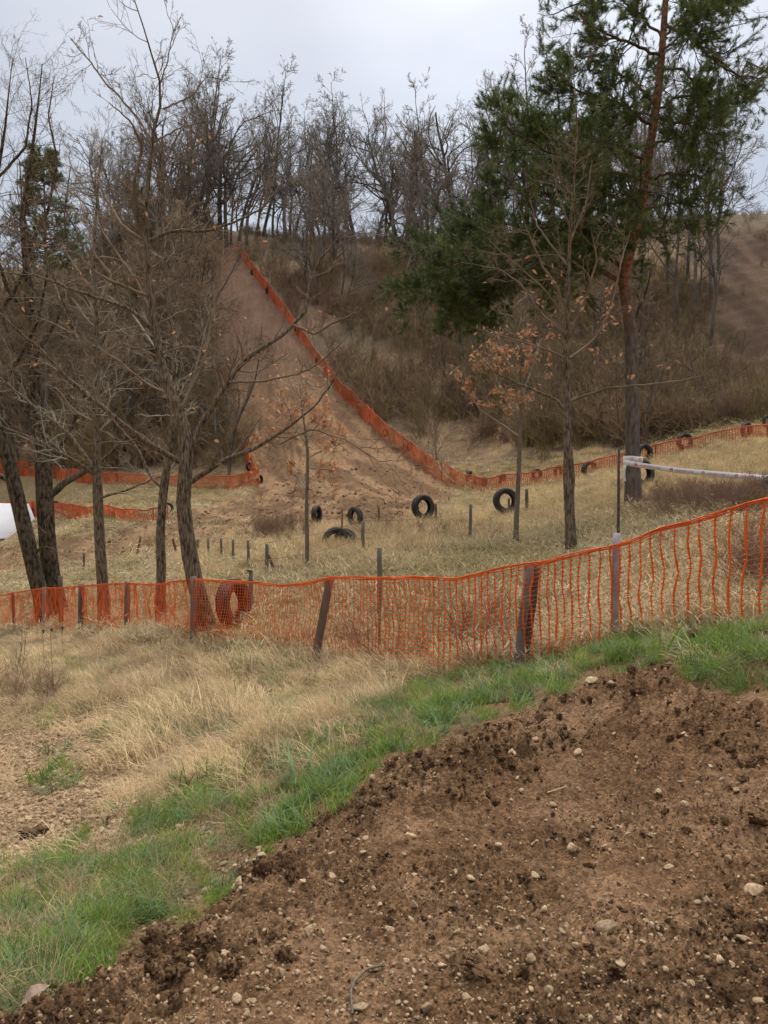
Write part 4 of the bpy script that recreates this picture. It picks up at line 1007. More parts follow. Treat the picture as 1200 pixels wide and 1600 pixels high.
# ------------------------------------------------------------------ the big pine
gp = W(988, 802, 20.0); pine_loc = np.array([gp[0], 20.0, float(ground_z(gp[:1], gp[1:2])[0])])
pine = thing('pine_tree', 'tall pine with orange upper trunk and dark green crown, white tape round it', 'pine', pine_loc)
PM = [(989,803,36),(989,740,28),(988,640,26),(987,560,26),(986,510,24),(979,475,22),(973,445,20),(981,405,20),(990,370,20),(1000,330,17),(1008,280,17),(1015,230,17),(1024,180,16),(1031,120,14),(1036,60,13),(1040,0,11),(1043,-60,8),(1045,-140,5),(1046,-220,2)]
PL = [  # limbs (px,py,w), depth at tip
 ([(974,447,13),(958,430,12),(930,415,11),(890,402,9),(840,400,7),(780,400,5),(730,410,3),(680,430,2)], -1.5),
 ([(978,420,11),(940,395,9),(890,380,7),(830,370,6),(780,355,3),(745,350,2)], 1.5),
 ([(800,365,5),(760,350,4),(740,340,3),(725,350,1.5)], .6), ([(800,385,5),(750,385,4),(700,395,3),(660,410,1.5)], 1.2), ([(840,400,5),(790,440,4),(740,480,3),(700,490,1.5)], -1), ([(890,402,6),(830,425,5),(770,440,4),(710,455,2),(665,470,1.5)], .5), ([(930,415,6),(880,430,4),(820,440,3),(770,460,2)], 2),
 ([(992,365,9),(950,350,8),(900,345,6),(850,355,4),(800,365,2)], -2), ([(1001,325,9),(940,300,8),(880,300,6),(820,300,4),(780,280,2)], 1),
 ([(1008,280,8),(960,270,8),(900,250,6),(850,235,4),(800,205,3),(783,185,2)], -1.5), ([(1012,250,8),(950,230,6),(900,225,5),(850,200,3),(820,195,2)], 2),
 ([(1020,200,8),(970,160,7),(910,145,5),(865,120,2.5)], -1), ([(1026,165,7),(980,120,6),(930,95,4),(900,85,2)], 1.5), ([(1034,90,7),(980,65,6),(930,45,4),(905,20,2)], -1),
 ([(1036,60,6),(1000,20,5),(960,-10,3),(930,-20,2)], 1), ([(1038,40,7),(1081,56,7),(1102,84,6),(1130,105,5),(1154,119,4),(1200,122,2)], -1),
 ([(1032,107,5),(1067,108,5),(1088,133,4),(1090,160,2)], -1.5), ([(1022,184,6),(1077,194,5),(1112,210,3),(1130,240,2)], -.5), ([(1015,225,6),(1060,215,5),(1100,190,3),(1140,180,2)], 1.5),
 ([(1008,280,7),(1050,270,5),(1090,275,3),(1100,320,2)], -1), ([(1000,328,7),(1040,320,5),(1080,315,3),(1075,360,2)], 1), ([(1036,60,6),(1080,15,5),(1120,0,3),(1140,-20,2)], 1.5), ([(1040,0,6),(1090,-20,4),(1130,-40,2)], -1),
 ([(1000,335,6),(960,360,5),(925,380,3),(900,420,2)], -1.2), ([(995,350,6),(1020,370,4),(1040,380,2)], .5), ([(1010,265,6),(1000,300,5),(950,330,4),(900,350,2)], -2.5), ([(1024,175,6),(1060,150,5),(1110,150,3),(1150,165,2)], .5),
 ([(1028,150,6),(990,190,5),(940,220,3),(900,260,2)], -2), ([(1034,80,6),(1060,60,4),(1100,30,3),(1110,10,2)], -2), ([(1015,230,6),(980,280,5),(960,310,3)], 2.2), ([(1040,-20,5),(990,-60,3),(960,-80,2)], 0), ([(1043,-80,5),(1090,-110,3),(1120,-120,2)], 0), ([(1044,-120,4),(1010,-160,2.5),(990,-190,2)], .5),
]
rgp = np.random.default_rng(500)
rs_ = traced([PM] + [sway(s_, 0, d * 1.2) for s_, d in PL], 20.0, rgp, .84)
PP = np.stack([a[:, :3] for a in rs_]) - pine_loc; PRd = np.stack([a[:, 3] for a in rs_]); PP[0, 0, 2] = -.2
PP[1:, 1:] += rgp.normal(0, .022, PP[1:, 1:].shape)
me = mesh_np('trunk', *tubes(PP[:1], PRd[:1], 14)); me.materials.append(M['pine_bark']); link('trunk', me, pine)
for i in range(1, len(PP)):
    me = mesh_np('limb', *tubes(PP[i:i + 1], PRd[i:i + 1], 7)); me.materials.append(M['pine_limb']); link('limb', me, pine)
ln = np.linalg.norm(np.diff(PP, axis=1), axis=2).sum(1)
S, D, L, Rr = spawn(PP[1:], PRd[1:], np.maximum(4, ln[1:] / .15).astype(int), .22, 1, .85, 0, .5, rgp, plen=np.ones(int(np.maximum(4, ln[1:] / .15).astype(int).sum())))
L = rgp.uniform(.5, 1.35, len(S)); Rr = np.maximum(np.minimum(Rr, .02), .008)
P1, R1 = grow(S, D, L, Rr, 6, .15, -.02, rgp, .4)
S, D, L, Rr = spawn(P1, R1, 7, .25, 1, .7, .55, .6, rgp)
P2, R2 = grow(S, D, np.maximum(L, .2), np.maximum(Rr, .004), 3, .15, .06, rgp, .6)
# old broken dead limbs lower on the trunk
dl = [sway(s_, 0, d) for s_, d in (([(1041,-40,6),(990,-50,5),(940,-25,4),(905,5,3),(885,12,2.2),(868,22,1.8),(850,24,1)], -1.0), ([(905,5,2),(895,25,1.2),(898,38,.8)], -.05), ([(930,-20,2.2),(925,0,1.4),(935,20,.8)], -.05), ([(996,490,5),(1010,455,4),(1018,420,2)], -.4), ([(993,500,4),(1000,470,3),(990,450,1.5)], .3))]
dr = traced(dl, 20.0, rgp)
for a_ in dr:
    me = mesh_np('dead_limb', *tubes(a_[None, :, :3] - pine_loc, a_[None, :, 3], 5)); me.materials.append(M['bark_dark']); link('dead_limb', me, pine)
me = mesh_np('twigs', *join_np([tubes(P1, R1, 4), tubes(P2, R2, 3)])); me.materials.append(M['bark_dark']); link('twigs', me, pine)
def needle_tuft(seed, n=46, Ln=.085, stem=.13):
    rg = np.random.default_rng(seed)
    t = rg.uniform(0, 1, n) ** .8; a = rg.uniform(0, 6.283, n); el = rg.uniform(.35, 1.1, n)
    base = np.c_[np.zeros((n, 2)), t * stem]
    d = np.c_[np.sin(el) * np.cos(a), np.sin(el) * np.sin(a), np.cos(el)]
    sd = np.cross(d, rg.normal(size=(n, 3))); sd /= np.linalg.norm(sd, axis=1, keepdims=True)
    w = .0034; tip = base + d * (Ln * rg.uniform(.7, 1.1, n))[:, None]
    V = np.stack([base - sd * w, base + sd * w, tip], 1).reshape(-1, 3)
    return V, np.arange(n * 3).reshape(n, 3)
NT = [proto('needle_tuft', *needle_tuft(i), M['needle'], False) for i in range(3)] + [proto('fresh_tuft', *needle_tuft(9 + i), M['needle_fresh'], False) for i in range(2)]
def tuft_points(P2, P1, rg, n2=3):
    pts, dirs = [], []
    for arr, ts in ((P2, (.35, .7, 1.0)), (P1, (.6, .8, 1.0))):
        K1 = arr.shape[1]
        for t in ts:
            f = t * (K1 - 1); i = min(int(f), K1 - 2); u = f - i
            pts.append(arr[:, i] * (1 - u) + arr[:, i + 1] * u); dirs.append(arr[:, i + 1] - arr[:, i])
    pts = np.concatenate(pts); dirs = np.concatenate(dirs); dirs /= np.linalg.norm(dirs, axis=1, keepdims=True)
    dirs = dirs + rg.normal(0, .35, dirs.shape); dirs[:, 2] += .25; dirs /= np.linalg.norm(dirs, axis=1, keepdims=True)
    rot = np.stack([np.zeros(len(dirs)), np.arccos(dirs[:, 2].clip(-1, 1)), np.arctan2(dirs[:, 1], dirs[:, 0])], 1)
    return pts, rot
tp, tr_ = tuft_points(P2, P1, rgp)
kp = rgp.uniform(size=len(tp)) < np.clip(.82 + 1.7 * gnoise(tp[:, 0] * 1.1 + tp[:, 1] * .6, tp[:, 2] * 1.3, 66), .03, 1) * np.where(tp[:, 0] > 1.2, .5, 1)
tp, tr_ = tp[kp], tr_[kp]
wx, wy = project(tp[:, 0] + pine_loc[0], tp[:, 1] + pine_loc[1], tp[:, 2] + pine_loc[2])
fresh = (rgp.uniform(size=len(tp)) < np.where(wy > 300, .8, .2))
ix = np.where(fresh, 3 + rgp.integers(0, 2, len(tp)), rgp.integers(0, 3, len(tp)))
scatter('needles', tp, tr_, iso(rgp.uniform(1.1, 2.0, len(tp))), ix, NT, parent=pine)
# far conifers: one among the woods at the left, one in the ridge
def conifer(label, px, py, y, hpx, wpx, seed, ntuft=2600, sc=3.2):
    rg = np.random.default_rng(seed)
    X, Y, Z = W(px, py, y); gz = float(ground_z(np.array([X]), np.array([Y]))[0])
    e = thing('conifer', label, 'pine', (X, Y, gz))
    h = hpx * y / FPX; w = wpx * y / FPX / 2
    top = W(px, py - hpx, y)[2] - gz; bot = max(top - h, 1.5)
    P0 = np.array([[[0, 0, 0], [.1, 0, top * .5], [0, .1, top * .97]]]); me = mesh_np('trunk', *tubes(P0, np.array([[.2, .15, .04]]), 8)); me.materials.append(M['far_bark']); link('trunk', me, e)
    n_ = 70; z = rg.uniform(bot, top * .98, n_); a = rg.uniform(0, 6.283, n_)
    reach = w * np.sqrt(np.clip((top - z) / (top - bot), .03, 1)) * rg.uniform(.6, 1.1, n_)
    P1, R1 = grow(np.c_[np.zeros((n_, 2)), z], np.c_[np.cos(a), np.sin(a), np.full(n_, .2)], reach, np.full(n_, .06), 6, .1, .04, rg, .3)
    S, D, L, Rr = spawn(P1, R1, 9, .25, 1, .8, .45, .5, rg)
    P2, R2 = grow(S, D, L, np.maximum(Rr, .012), 3, .15, .05, rg, .5)
    me = mesh_np('twigs', *join_np([tubes(P1, R1, 4), tubes(P2, R2, 3)])); me.materials.append(M['far_bark']); link('twigs', me, e)
    p, r_ = tuft_points(P2, P1, rg)
    scatter('needles', p, r_, iso(rg.uniform(.7, 1.2, len(p)) * sc), rg.integers(0, 3, len(p)), NT, parent=e)
conifer('dark rounded conifer above the bare wood at far left', 70, 420, 62, 190, 120, 600)
#conifer('dark conifer crown half hidden among the ridge oaks', 392, 390, 88, 150, 45, 601, sc=3.0)

# ------------------------------------------------------------------ tyres
def tyre_mesh(Ro=.33, w=.19, Ri=.195, seg=48):
    prof = [(-.36, Ro), (-.46, Ro - .012), (-.52, Ro - .05), (-.5, (Ro + Ri) / 2), (-.42, Ri + .01), (-.38, Ri), (-.34, Ri + .012), (-.42, (Ro + Ri) / 2), (-.36, Ro - .03), (0, Ro - .02),
            (.36, Ro - .03), (.42, (Ro + Ri) / 2), (.34, Ri + .012), (.38, Ri), (.42, Ri + .01), (.5, (Ro + Ri) / 2), (.52, Ro - .05), (.46, Ro - .012), (.36, Ro), (.12, Ro + .002), (.10, Ro - .007), (.06, Ro - .007), (.04, Ro + .003), (-.04, Ro + .003), (-.06, Ro - .007), (-.10, Ro - .007), (-.12, Ro + .002)]
    n_ = len(prof); V = []
    for k in range(seg):
        a = 2 * math.pi * k / seg
        for (u, r_) in prof: V.append((r_ * math.cos(a), u * w, r_ * math.sin(a)))
    i = np.arange(seg * n_).reshape(seg, n_); j = np.roll(i, -1, 0)
    F_ = np.stack([i, np.roll(i, -1, 1), np.roll(j, -1, 1), j], -1).reshape(-1, 4)
    lug = []
    for k in range(seg * 1):      # tread blocks, two rows
        for sgn in (-1, 1):
            a = 2 * math.pi * (k + (.5 if sgn > 0 else 0)) / seg
            Rm = np.array([[math.cos(a), 0, -math.sin(a)], [0, 1, 0], [math.sin(a), 0, math.cos(a)]]).T
            c = np.array([Ro * math.cos(a), sgn * w * .26, Ro * math.sin(a)])
            Rz = np.array([[math.cos(a), 0, -math.sin(a)], [0, 1, 0], [math.sin(a), 0, math.cos(a)]])
            lug.append(box_np(c, (.014, w * .24, Ro * 2 * math.pi / seg * .62), Rz))
    return (np.array(V), F_), join_np(lug)
(tv, tf), lg = tyre_mesh()
ME_T = mesh_np('tyre', tv, tf); ME_T.materials.append(M['rubber'])
ME_TR = mesh_np('tread', *lg, smooth=False); ME_TR.materials.append(M['rubber'])
def add_tyre(px, pbot, hpx, yaw, label, lean=0., sink=-0.09, ymin=6, roll=0., y=None, sx=1.0):
    """px, bottom of the tyre in the photograph, its full height there; yaw turns its face from the camera"""
    if y is None: g = ground_at(px, pbot - (4 if ymin == 24 and px > 700 else 0), ymin); sink += .12 * (ymin == 24)
    else:
        g = W(px, pbot, y); g[2] = float(ground_z(g[:1], g[1:2])[0])
    sc = hpx * g[1] / FPX / .66
    lean += .09 * math.sin(px * 1.7); roll += .05 * math.cos(px)
    e = thing('tyre', label, 'tyre', (g[0], g[1], g[2] + .33 * sc * math.cos(lean) - sink))
    e.rotation_euler = (lean, roll, yaw); e.scale = (sc,) * 3
    a = link('casing', ME_T, e); b = link('tread', ME_TR, e)
    return e, g
add_tyre(366, 1003, 74, 1.16, 'large black tyre leaning behind the near orange net', lean=-.12, ymin=11.4, y=11.9, sink=-.02)
add_tyre(790, 809, 39, .25, 'black tyre hung on a stake left of the thin leafy sapling, facing forward', ymin=18)
add_tyre(661, 817, 38, .55, 'black tyre with a clump of dead leaves growing through it', ymin=18)
add_tyre(555, 829, 31, -.85, 'black tyre turned half sideways above the half buried tyre', ymin=18)
add_tyre(495, 825, 28, 1.25, 'black tyre seen nearly edge-on, leftmost of the tyres by the track', ymin=18)
e, g = add_tyre(526, 856, 46, .15, 'half buried black tyre showing only its upper arch', lean=-.25, sink=.20, ymin=14)
e, g = add_tyre(541, 852, 40, -.5, 'second half buried tyre just right of and behind the buried arch', lean=.3, sink=.18, ymin=14)
add_tyre(1004, 779, 40, .45, 'black tyre peeking out from behind the right side of the pine trunk', y=22.5)
add_tyre(1006, 728, 30, .4, 'small tyre seen through the orange net just right of the pine trunk, above the tape', ymin=24)
add_tyre(1070, 708, 26, .2, 'tyre on top of the far right net, the nearer one above the white tape', ymin=24)
add_tyre(1166, 688, 25, .6, 'tyre on the far right net near the picture edge', ymin=24)
add_tyre(1202, 786, 34, .5, 'tyre cut by the right picture edge below the tape', ymin=15)
add_tyre(1198, 672, 18, .5, 'topmost tyre on the far net at the right picture edge', ymin=24)
FT = [(733,756,17,1.1,'first tyre right of the bend of the far net'),(757,766,18,1.2,'second tyre right of the bend, red behind the net'),(785,762,19,1.0,'third tyre right of the bend of the far net'),
      (839,755,20,.6,'tyre on the far net between the two near saplings, round face'),(872,751,20,.7,'tyre on the far net just left of the slender oak trunk'),(921,748,26,.4,'wide tyre on the far net between slender oak and pine'),
      (640,704,13,.8,'last tyre on the hill fence just above its bend'),(602,683,13,.9,'small tyre behind the hill fence, second above the bend'),
      (497,569,12,1.0,'small tyre halfway up the hill fence'),(464,520,11,1.0,'small tyre on the hill fence above the halfway one'),(419,461,11,1.0,'small tyre on the upper hill fence, third from the top'),
      (395,430,9,1.0,'small tyre on the upper hill fence, second from the top'),(389,412,9,1.0,'topmost tyre on the hill fence'),
      (406,758,15,1.2,'small tyre at the right end of the left-hand net'),(389,735,13,1.1,'small tyre just above the right end of the left-hand net'),(366,662,10,.9,'small tyre beside the left edge of the hill track'),
      (85,800,19,.9,'small tyre on the left meadow beside the dark old trunk'),(262,802,18,.5,'small tyre behind the thin mottled oak trunk')]
for (px_, pb, hp, yw, lb) in FT: add_tyre(px_, pb, hp, yw, lb, ymin=24)

# ------------------------------------------------------------------ orange nets
def net_fence(name, label, path, dx, dz, wv, wh, m, posts, sag=.03, top_roll=True, seed=0, post_w=.05, group=None, hthin=None):
    """path: list of (px_top?, world base xyz, height). Builds vertical ribbons and horizontal strands as thin bars."""
    rg = np.random.default_rng(seed)
    base = np.array([p[0] for p in path]); hh = np.array([p[1] for p in path])
    seg = np.r_[0, np.cumsum(np.linalg.norm(np.diff(base[:, :2], axis=0), axis=1))]
    org = base[len(base) // 2].copy()
    e = thing(name, label, 'fence', org, group)
    # strand stations
    st = [0.0]
    while st[-1] < seg[-1]:
        st.append(st[-1] + (dx(st[-1] / seg[-1]) if callable(dx) else dx) * rg.uniform(.88, 1.12))
    st = np.array(st)
    bx = np.interp(st, seg, base[:, 0]); by = np.interp(st, seg, base[:, 1]); bzv = np.interp(st, seg, base[:, 2]); h = np.interp(st, seg, hh)
    # normal offset ripples
    tx = np.gradient(bx); ty = np.gradient(by); nl = np.hypot(tx, ty) + 1e-9; nx_, ny_ = -ty / nl, tx / nl
    K = 12
    t = np.linspace(0, 1, K)
    rip = fbm(st[:, None] * 1.3 + 0 * t[None], t[None] * 2.2 + 0 * st[:, None], 2, seed + 3) * .045 + gnoise(st[:, None] * 5, t[None] * 3 + 0 * st[:, None], seed + 5) * .018
    slide = gnoise(st[:, None] * .9, t[None] * 3, seed + 8) * .012 + gnoise(st[:, None] * 9.1, t[None] * 5, seed + 9) * .014
    ltx, lty = tx / nl, ty / nl
    P = np.stack([bx[:, None] + nx_[:, None] * rip + ltx[:, None] * slide, by[:, None] + ny_[:, None] * rip + lty[:, None] * slide, bzv[:, None] + h[:, None] * t[None] + 0 * rip], -1)
    # verticals
    Vr = np.full((len(st), K), wv / 2) * (1 + .25 * rg.normal(size=(len(st), K)))
    if top_roll == 'barbs': Vr *= np.interp(st / seg[-1], [.6, .72, .84, .95], [.7, .55, .75, 1.4])[:, None]
    parts = [tubes(P - org, Vr, 4)]
    # horizontals through the stations
    nh = int(hh.mean() / dz) + 1
    th = np.linspace(0.02, .985, nh)
    H = np.empty((nh, len(st), 3))
    for k, tt in enumerate(th):
        f = tt * (K - 1); i = int(f); u = f - i; i2 = min(i + 1, K - 1)
        H[k] = P[:, i] * (1 - u) + P[:, i2] * u
    hr = np.full((nh, len(st)), wh / 2)
    if hthin is not None: hr *= np.array([hthin(q / seg[-1]) for q in st])[None]
    parts.append(tubes(H - org, hr, 3))
    if top_roll:   # gathered top hem: several bunched strands
        for q in range(4):
            Hh = P[:, -1] + np.stack([nx_, ny_, 0 * nx_], 1) * (gnoise(st * 2.7, st * 0 + q, seed) * .02)[:, None]
            Hh[:, 2] += -.010 * q + .012 * gnoise(st * 3, st * 0 + q * 3.3, seed + 2)
            parts.append(tubes((Hh - org)[None], np.full((1, len(st)), wv * .42), 4))
    # barbs: the drawn-out knots where strands cross
    # barbs: the drawn-out knots where strands cross
    if top_roll == 'barbs':
        i0 = int(np.searchsorted(st / seg[-1], .84)); c = H[:, i0:].transpose(1, 0, 2).reshape(-1, 3)
        tl = np.stack([ltx, lty, 0 * ltx], 1)[i0:].repeat(nh, 0)
        ln_ = rg.uniform(.016, .032, (len(c), 1)); dz_ = np.c_[np.zeros((len(c), 2)), rg.normal(0, .004, len(c))]
        Pb = np.stack([c - tl * ln_ + dz_, c, c + tl * ln_ - dz_], 1) - org
        parts.append(tubes(Pb, np.tile([.0012, .0085, .0012], (len(c), 1)), 4))
    me = mesh_np('net', *join_np(parts), smooth=False); me.materials.append(m); link('net', me, e)
    for q in posts:
        link_post(q, e, org)
    return e, P
def link_post(q, e, org):
    """q = (base xyz, top xyz, width, thick, material)"""
    b, t_, w, th_, mm = q[:5]
    b, t_ = np.array(b, float), np.array(t_, float); d = t_ - b; L = np.linalg.norm(d); d /= L
    u = np.cross(d, [0, 1, 0]); u /= np.linalg.norm(u); v = np.cross(u, d)
    n_ = 6; rg = np.random.default_rng(int(abs(b[0]) * 1000) + 3)
    rings = []
    for k in range(n_ + 1):
        c = b + d * L * k / n_ + u * rg.normal(0, w * .04)
        s_ = 1 - .08 * k / n_ + rg.normal(0, .03)
        for (a_, b_) in ((-.5, -.42), (-.42, -.5), (.42, -.5), (.5, -.42), (.5, .42), (.42, .5), (-.42, .5), (-.5, .42)):
            rings.append(c + u * w * a_ * s_ + v * th_ * b_ * s_)
    V = np.array(rings); F_ = []
    for k in range(n_):
        for j in range(8): F_.append([k * 8 + j, k * 8 + (j + 1) % 8, (k + 1) * 8 + (j + 1) % 8, (k + 1) * 8 + j])
    for q0 in (0, n_ * 8): F_ += [[q0, q0 + 1, q0 + 2, q0 + 3], [q0, q0 + 3, q0 + 4, q0 + 7], [q0 + 4, q0 + 5, q0 + 6, q0 + 7]]
    me = mesh_np('post', V - org, np.array(F_), smooth=False); me.materials.append(mm)
    o = link('post', me, e)
    return o
FXT = np.array([-260,-130,0,70,150,200,250,300,350,395,440,510,600,700,760,830,900,960,1040,1120,1200,1330,1500], float)
FYT = np.array([962,945,930,918,914,910,912,905,905,910,914,903,900,903,893,878,866,850,825,800,776,745,700], float)
FD = ([-260, 0, 150, 300, 500, 690, 830, 960, 1080, 1200, 1500], [29, 22.6, 16.5, 11.7, 9.4, 8.0, 7.45, 6.9, 6.3, 5.75, 5.0])
path = []
for a_, b_ in zip(np.interp(np.arange(-260, 1501, 12), FXT, FXT), np.interp(np.arange(-260, 1501, 12), FXT, FYT)):
    y = float(np.interp(a_, *FD)); tpnt = W(a_, b_, y); gz = float(base_z(tpnt[:1], tpnt[1:2])[0]) + .03
    path.append((np.array([tpnt[0], y, gz]), tpnt[2] - gz + .012 * math.sin(a_ * .05)))
def npost(bx, by, tx_, ty_, w, mm, th=None, back=.06):
    y = float(np.interp(tx_, *FD)) + back
    t_ = W(tx_, ty_, y); b = W(bx, by, y); b[2] = min(b[2], float(base_z(b[:1], b[1:2])[0])) - .1
    return (b, t_, w * y / FPX, (th or w) * y / FPX, mm)
posts = [npost(23, 985, 20, 925, 4, M['post_brown']), npost(70, 988, 69, 918, 5, M['post_grey']), npost(127, 990, 127, 913, 8, M['post_brown']), npost(198, 993, 199, 909, 8, M['post_brown']), npost(302, 1010, 303, 901, 9, M['post_brown']),
         npost(489, 1030, 517, 900, 13, M['post_brown'], 5), npost(593, 1030, 593, 903, 4, M['post_brown']), npost(806, 1040, 828, 880, 14, M['post_grey'], 6), npost(818, 1020, 840, 882, 10, M['post_brown'], 7, .12),
         npost(959, 1010, 963, 833, 12, M['metal'], 6)]
net_fence('orange_net_fence', 'long bright orange plastic net fence crossing the near bank on stakes', path,
          lambda u: float(np.interp(u, [0, .55, .73, .82, .875, .905, .93, .95, .97, 1], [.07, .06, .052, .062, .072, .082, .10, .125, .15, .16])), .043, .0125, .0062, M['net'], posts, seed=3, top_roll='barbs', hthin=lambda u: float(np.interp(u, [0, .73, .82, .88, .95], [.9, .62, .65, .68, .55])))
# drawn-out knots on the nearest stretch are part of the same net: short barbs
def far_net(label, pts, seed, post_every=4.0, zoff=0.0):
    """pts: (px, py_base, py_top)"""
    path, posts = [], []
    prev = None; acc = 0
    for i in range(len(pts) - 1):
        for u in np.linspace(0, 1, 9)[:-1] if i < len(pts) - 2 else np.linspace(0, 1, 9):
            q = [pts[i][k] * (1 - u) + pts[i + 1][k] * u for k in range(3)]
            g = ground_at(q[0], q[1], 20)
            h = (q[1] - q[2]) * g[1] / FPX
            b = g.copy()
            if prev is not None and abs(b[1] - prev[1]) > 6: b[1] = prev[1] + np.sign(b[1] - prev[1]) * 6; b[0] = (q[0] - 600) / FPX * b[1]; b[2] = float(ground_z(b[:1], b[1:2])[0]); h = .9
            path.append((b, max(.55, min(h, 1.25))))
            if prev is not None: acc += float(np.linalg.norm(b[:2] - prev[:2]))
            if acc > post_every or prev is None:
                acc = 0; nrmz = .06
                posts.append((b + np.array([0, nrmz, -.1]), b + np.array([0, nrmz, path[-1][1] + .05]), .05, .05, M['post_brown']))
            prev = b
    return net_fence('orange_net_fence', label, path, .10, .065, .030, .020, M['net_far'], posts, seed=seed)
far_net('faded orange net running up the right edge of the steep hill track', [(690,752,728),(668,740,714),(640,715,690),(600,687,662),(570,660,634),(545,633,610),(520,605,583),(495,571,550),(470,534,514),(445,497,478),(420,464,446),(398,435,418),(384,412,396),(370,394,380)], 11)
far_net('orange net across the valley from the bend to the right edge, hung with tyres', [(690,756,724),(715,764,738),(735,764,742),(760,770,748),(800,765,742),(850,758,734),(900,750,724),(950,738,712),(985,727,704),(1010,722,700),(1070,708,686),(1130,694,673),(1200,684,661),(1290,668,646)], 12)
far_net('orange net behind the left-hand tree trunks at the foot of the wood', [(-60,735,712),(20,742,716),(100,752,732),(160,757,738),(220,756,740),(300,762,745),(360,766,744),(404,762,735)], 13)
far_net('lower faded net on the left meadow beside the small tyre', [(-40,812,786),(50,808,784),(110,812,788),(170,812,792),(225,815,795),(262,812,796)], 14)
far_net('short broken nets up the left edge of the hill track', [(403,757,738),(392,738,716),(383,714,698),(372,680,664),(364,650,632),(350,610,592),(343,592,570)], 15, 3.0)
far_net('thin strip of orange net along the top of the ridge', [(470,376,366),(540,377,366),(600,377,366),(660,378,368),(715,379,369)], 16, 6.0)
# hazard cord on the bend
def cord(name, label, cat, pts, r_, m, sides=5, K=24):
    P_ = resample(np.array(pts), K); c0 = P_[0].copy()
    me = mesh_np(name, *tubes((P_ - c0)[None], np.full((1, K), r_), sides)); me.materials.append(m)
    o = link(name, me); o.location = c0; tag(o, label, cat); return o
cord('rope', 'pale rope tied across the bend of the far net', 'rope', [W(684,722,37.6), W(690,736,37.4), W(700,745,37.3), W(722,762,37.2)], .012, M['rope'])

# ------------------------------------------------------------------ old wooden posts in the meadow
def post(px, pb, pt, w, label, mm='post', txo=0, th=None, ymin=8, y=None, group=None, name='wooden_post', cat='post', moss=False):
    g = ground_at(px, pb, ymin) if y is None else W(px, pb, y)
    if y is not None: g[2] = float(ground_z(g[:1], g[1:2])[0])
    t_ = W(px + txo, pt, g[1])
    org = g
    e = thing(name, label, cat, org, group)
    o = link_post((g - np.array([0, 0, .15]), t_, w * g[1] / FPX, (th or w * .8) * g[1] / FPX, M[mm]), e, org); o.name = 'shaft'
    if moss:
        V, F_ = CL_[0]; me = mesh_np('moss_cap', V * np.array([.16, .16, .1]) + (t_ - org), F_); me.materials.append(M['moss']); link('moss_cap', me, e)
    return g, t_
PG = [post(309,868,842,3.5,'leftmost thin post of the row, just right of the largest oak'), post(327,877,841,3.5,'second thin post of the row right of the largest oak', txo=-2), post(347,879,841,3.5,'third thin post of the row right of the largest oak', txo=-2),
      post(364,886,843,3.8,'fourth thin post of the row, standing straight', txo=0), post(390,894,844,4.5,'taller leaning post left of the one with a diagonal brace', txo=-3), post(417,900,850,5.5,'post with a diagonal brace against it')]
post(434,895,866,4.5,'dark diagonal brace leaning on the old post', 'post_brown', txo=-15, name='post_brace', cat='brace')
post(392,955,893,7,'short rotten post with a moss cap behind the near net', 'post', moss=True, y=12.9)
PG.append(post(567,870,816,5.5,'round post right of the half buried tyre'))
post(534,850,794,2.6,'thin brown stake in front of the half buried tyre', 'post_brown', txo=1)
post(473,846,812,5,'pale leaning plank left of the edge-on tyre', 'post_grey', txo=4, th=1.5)
post(592,826,791,4,'short brown stake at the edge of the hill track', 'post_brown')
post(593,1005,856,8,'split grey post standing just behind the near net', 'post', y=10.6)
post(681,818,787,4,'brown stake beside the tyre with dead leaves', 'post_brown', y=None)
PG.append(post(734,849,788,5,'grey post right of the leafy tyre', txo=2))
post(795,806,778,3,'thin stake seen through the forward facing tyre', 'post_brown')
post(823,800,764,5,'short post just right of the thin leafy sapling')
post(966,862,700,4,'tall thin rusty rod left of the pine above the grey stake', 'rust', y=11.5, txo=1, name='metal_rod', cat='rod')
post(278,868,841,3.5,'leaning stake left of the largest oak trunk', 'post_brown', txo=-8)
post(212,868,838,3,'slanting stick in the meadow between two left trunks', 'post_brown', txo=8)
post(131,893,864,3,'thin stake on the left meadow between dark trunk and slim oak', 'post_brown')
post(95,960,900,6,'short brown stump-like stake beside the dark thick trunk', 'post_brown', y=19.0)
# wire strung on the old row
def wire(a, b, h, label, sagd=.06):
    A_, B_ = np.array(a[0]) + np.array([0, 0, h]), np.array(b[0]) + np.array([0, 0, h])
    t = np.linspace(0, 1, 10)[:, None]; P_ = A_ * (1 - t) + B_ * t; P_[:, 2] -= sagd * 4 * (t * (1 - t))[:, 0]
    c0 = P_[0].copy(); me = mesh_np('fence_wire', *tubes((P_ - c0)[None], np.full((1, 10), .0035), 4)); me.materials.append(M['wire'])
    o = link('fence_wire', me); o.location = c0; tag(o, label, 'wire', 'wires of the old post row')
PN = ['the leftmost thin post', 'the second thin post', 'the third thin post', 'the fourth thin post', 'the taller leaning post', 'the braced post', 'the round post', 'the grey post right of the leafy tyre']
for h_ in (.35, .7):
    for k in range(len(PG) - 1): wire(PG[k], PG[k + 1], h_, ('lower' if h_ < .5 else 'upper') + f' rusty wire between {PN[k]} and {PN[k + 1]}')

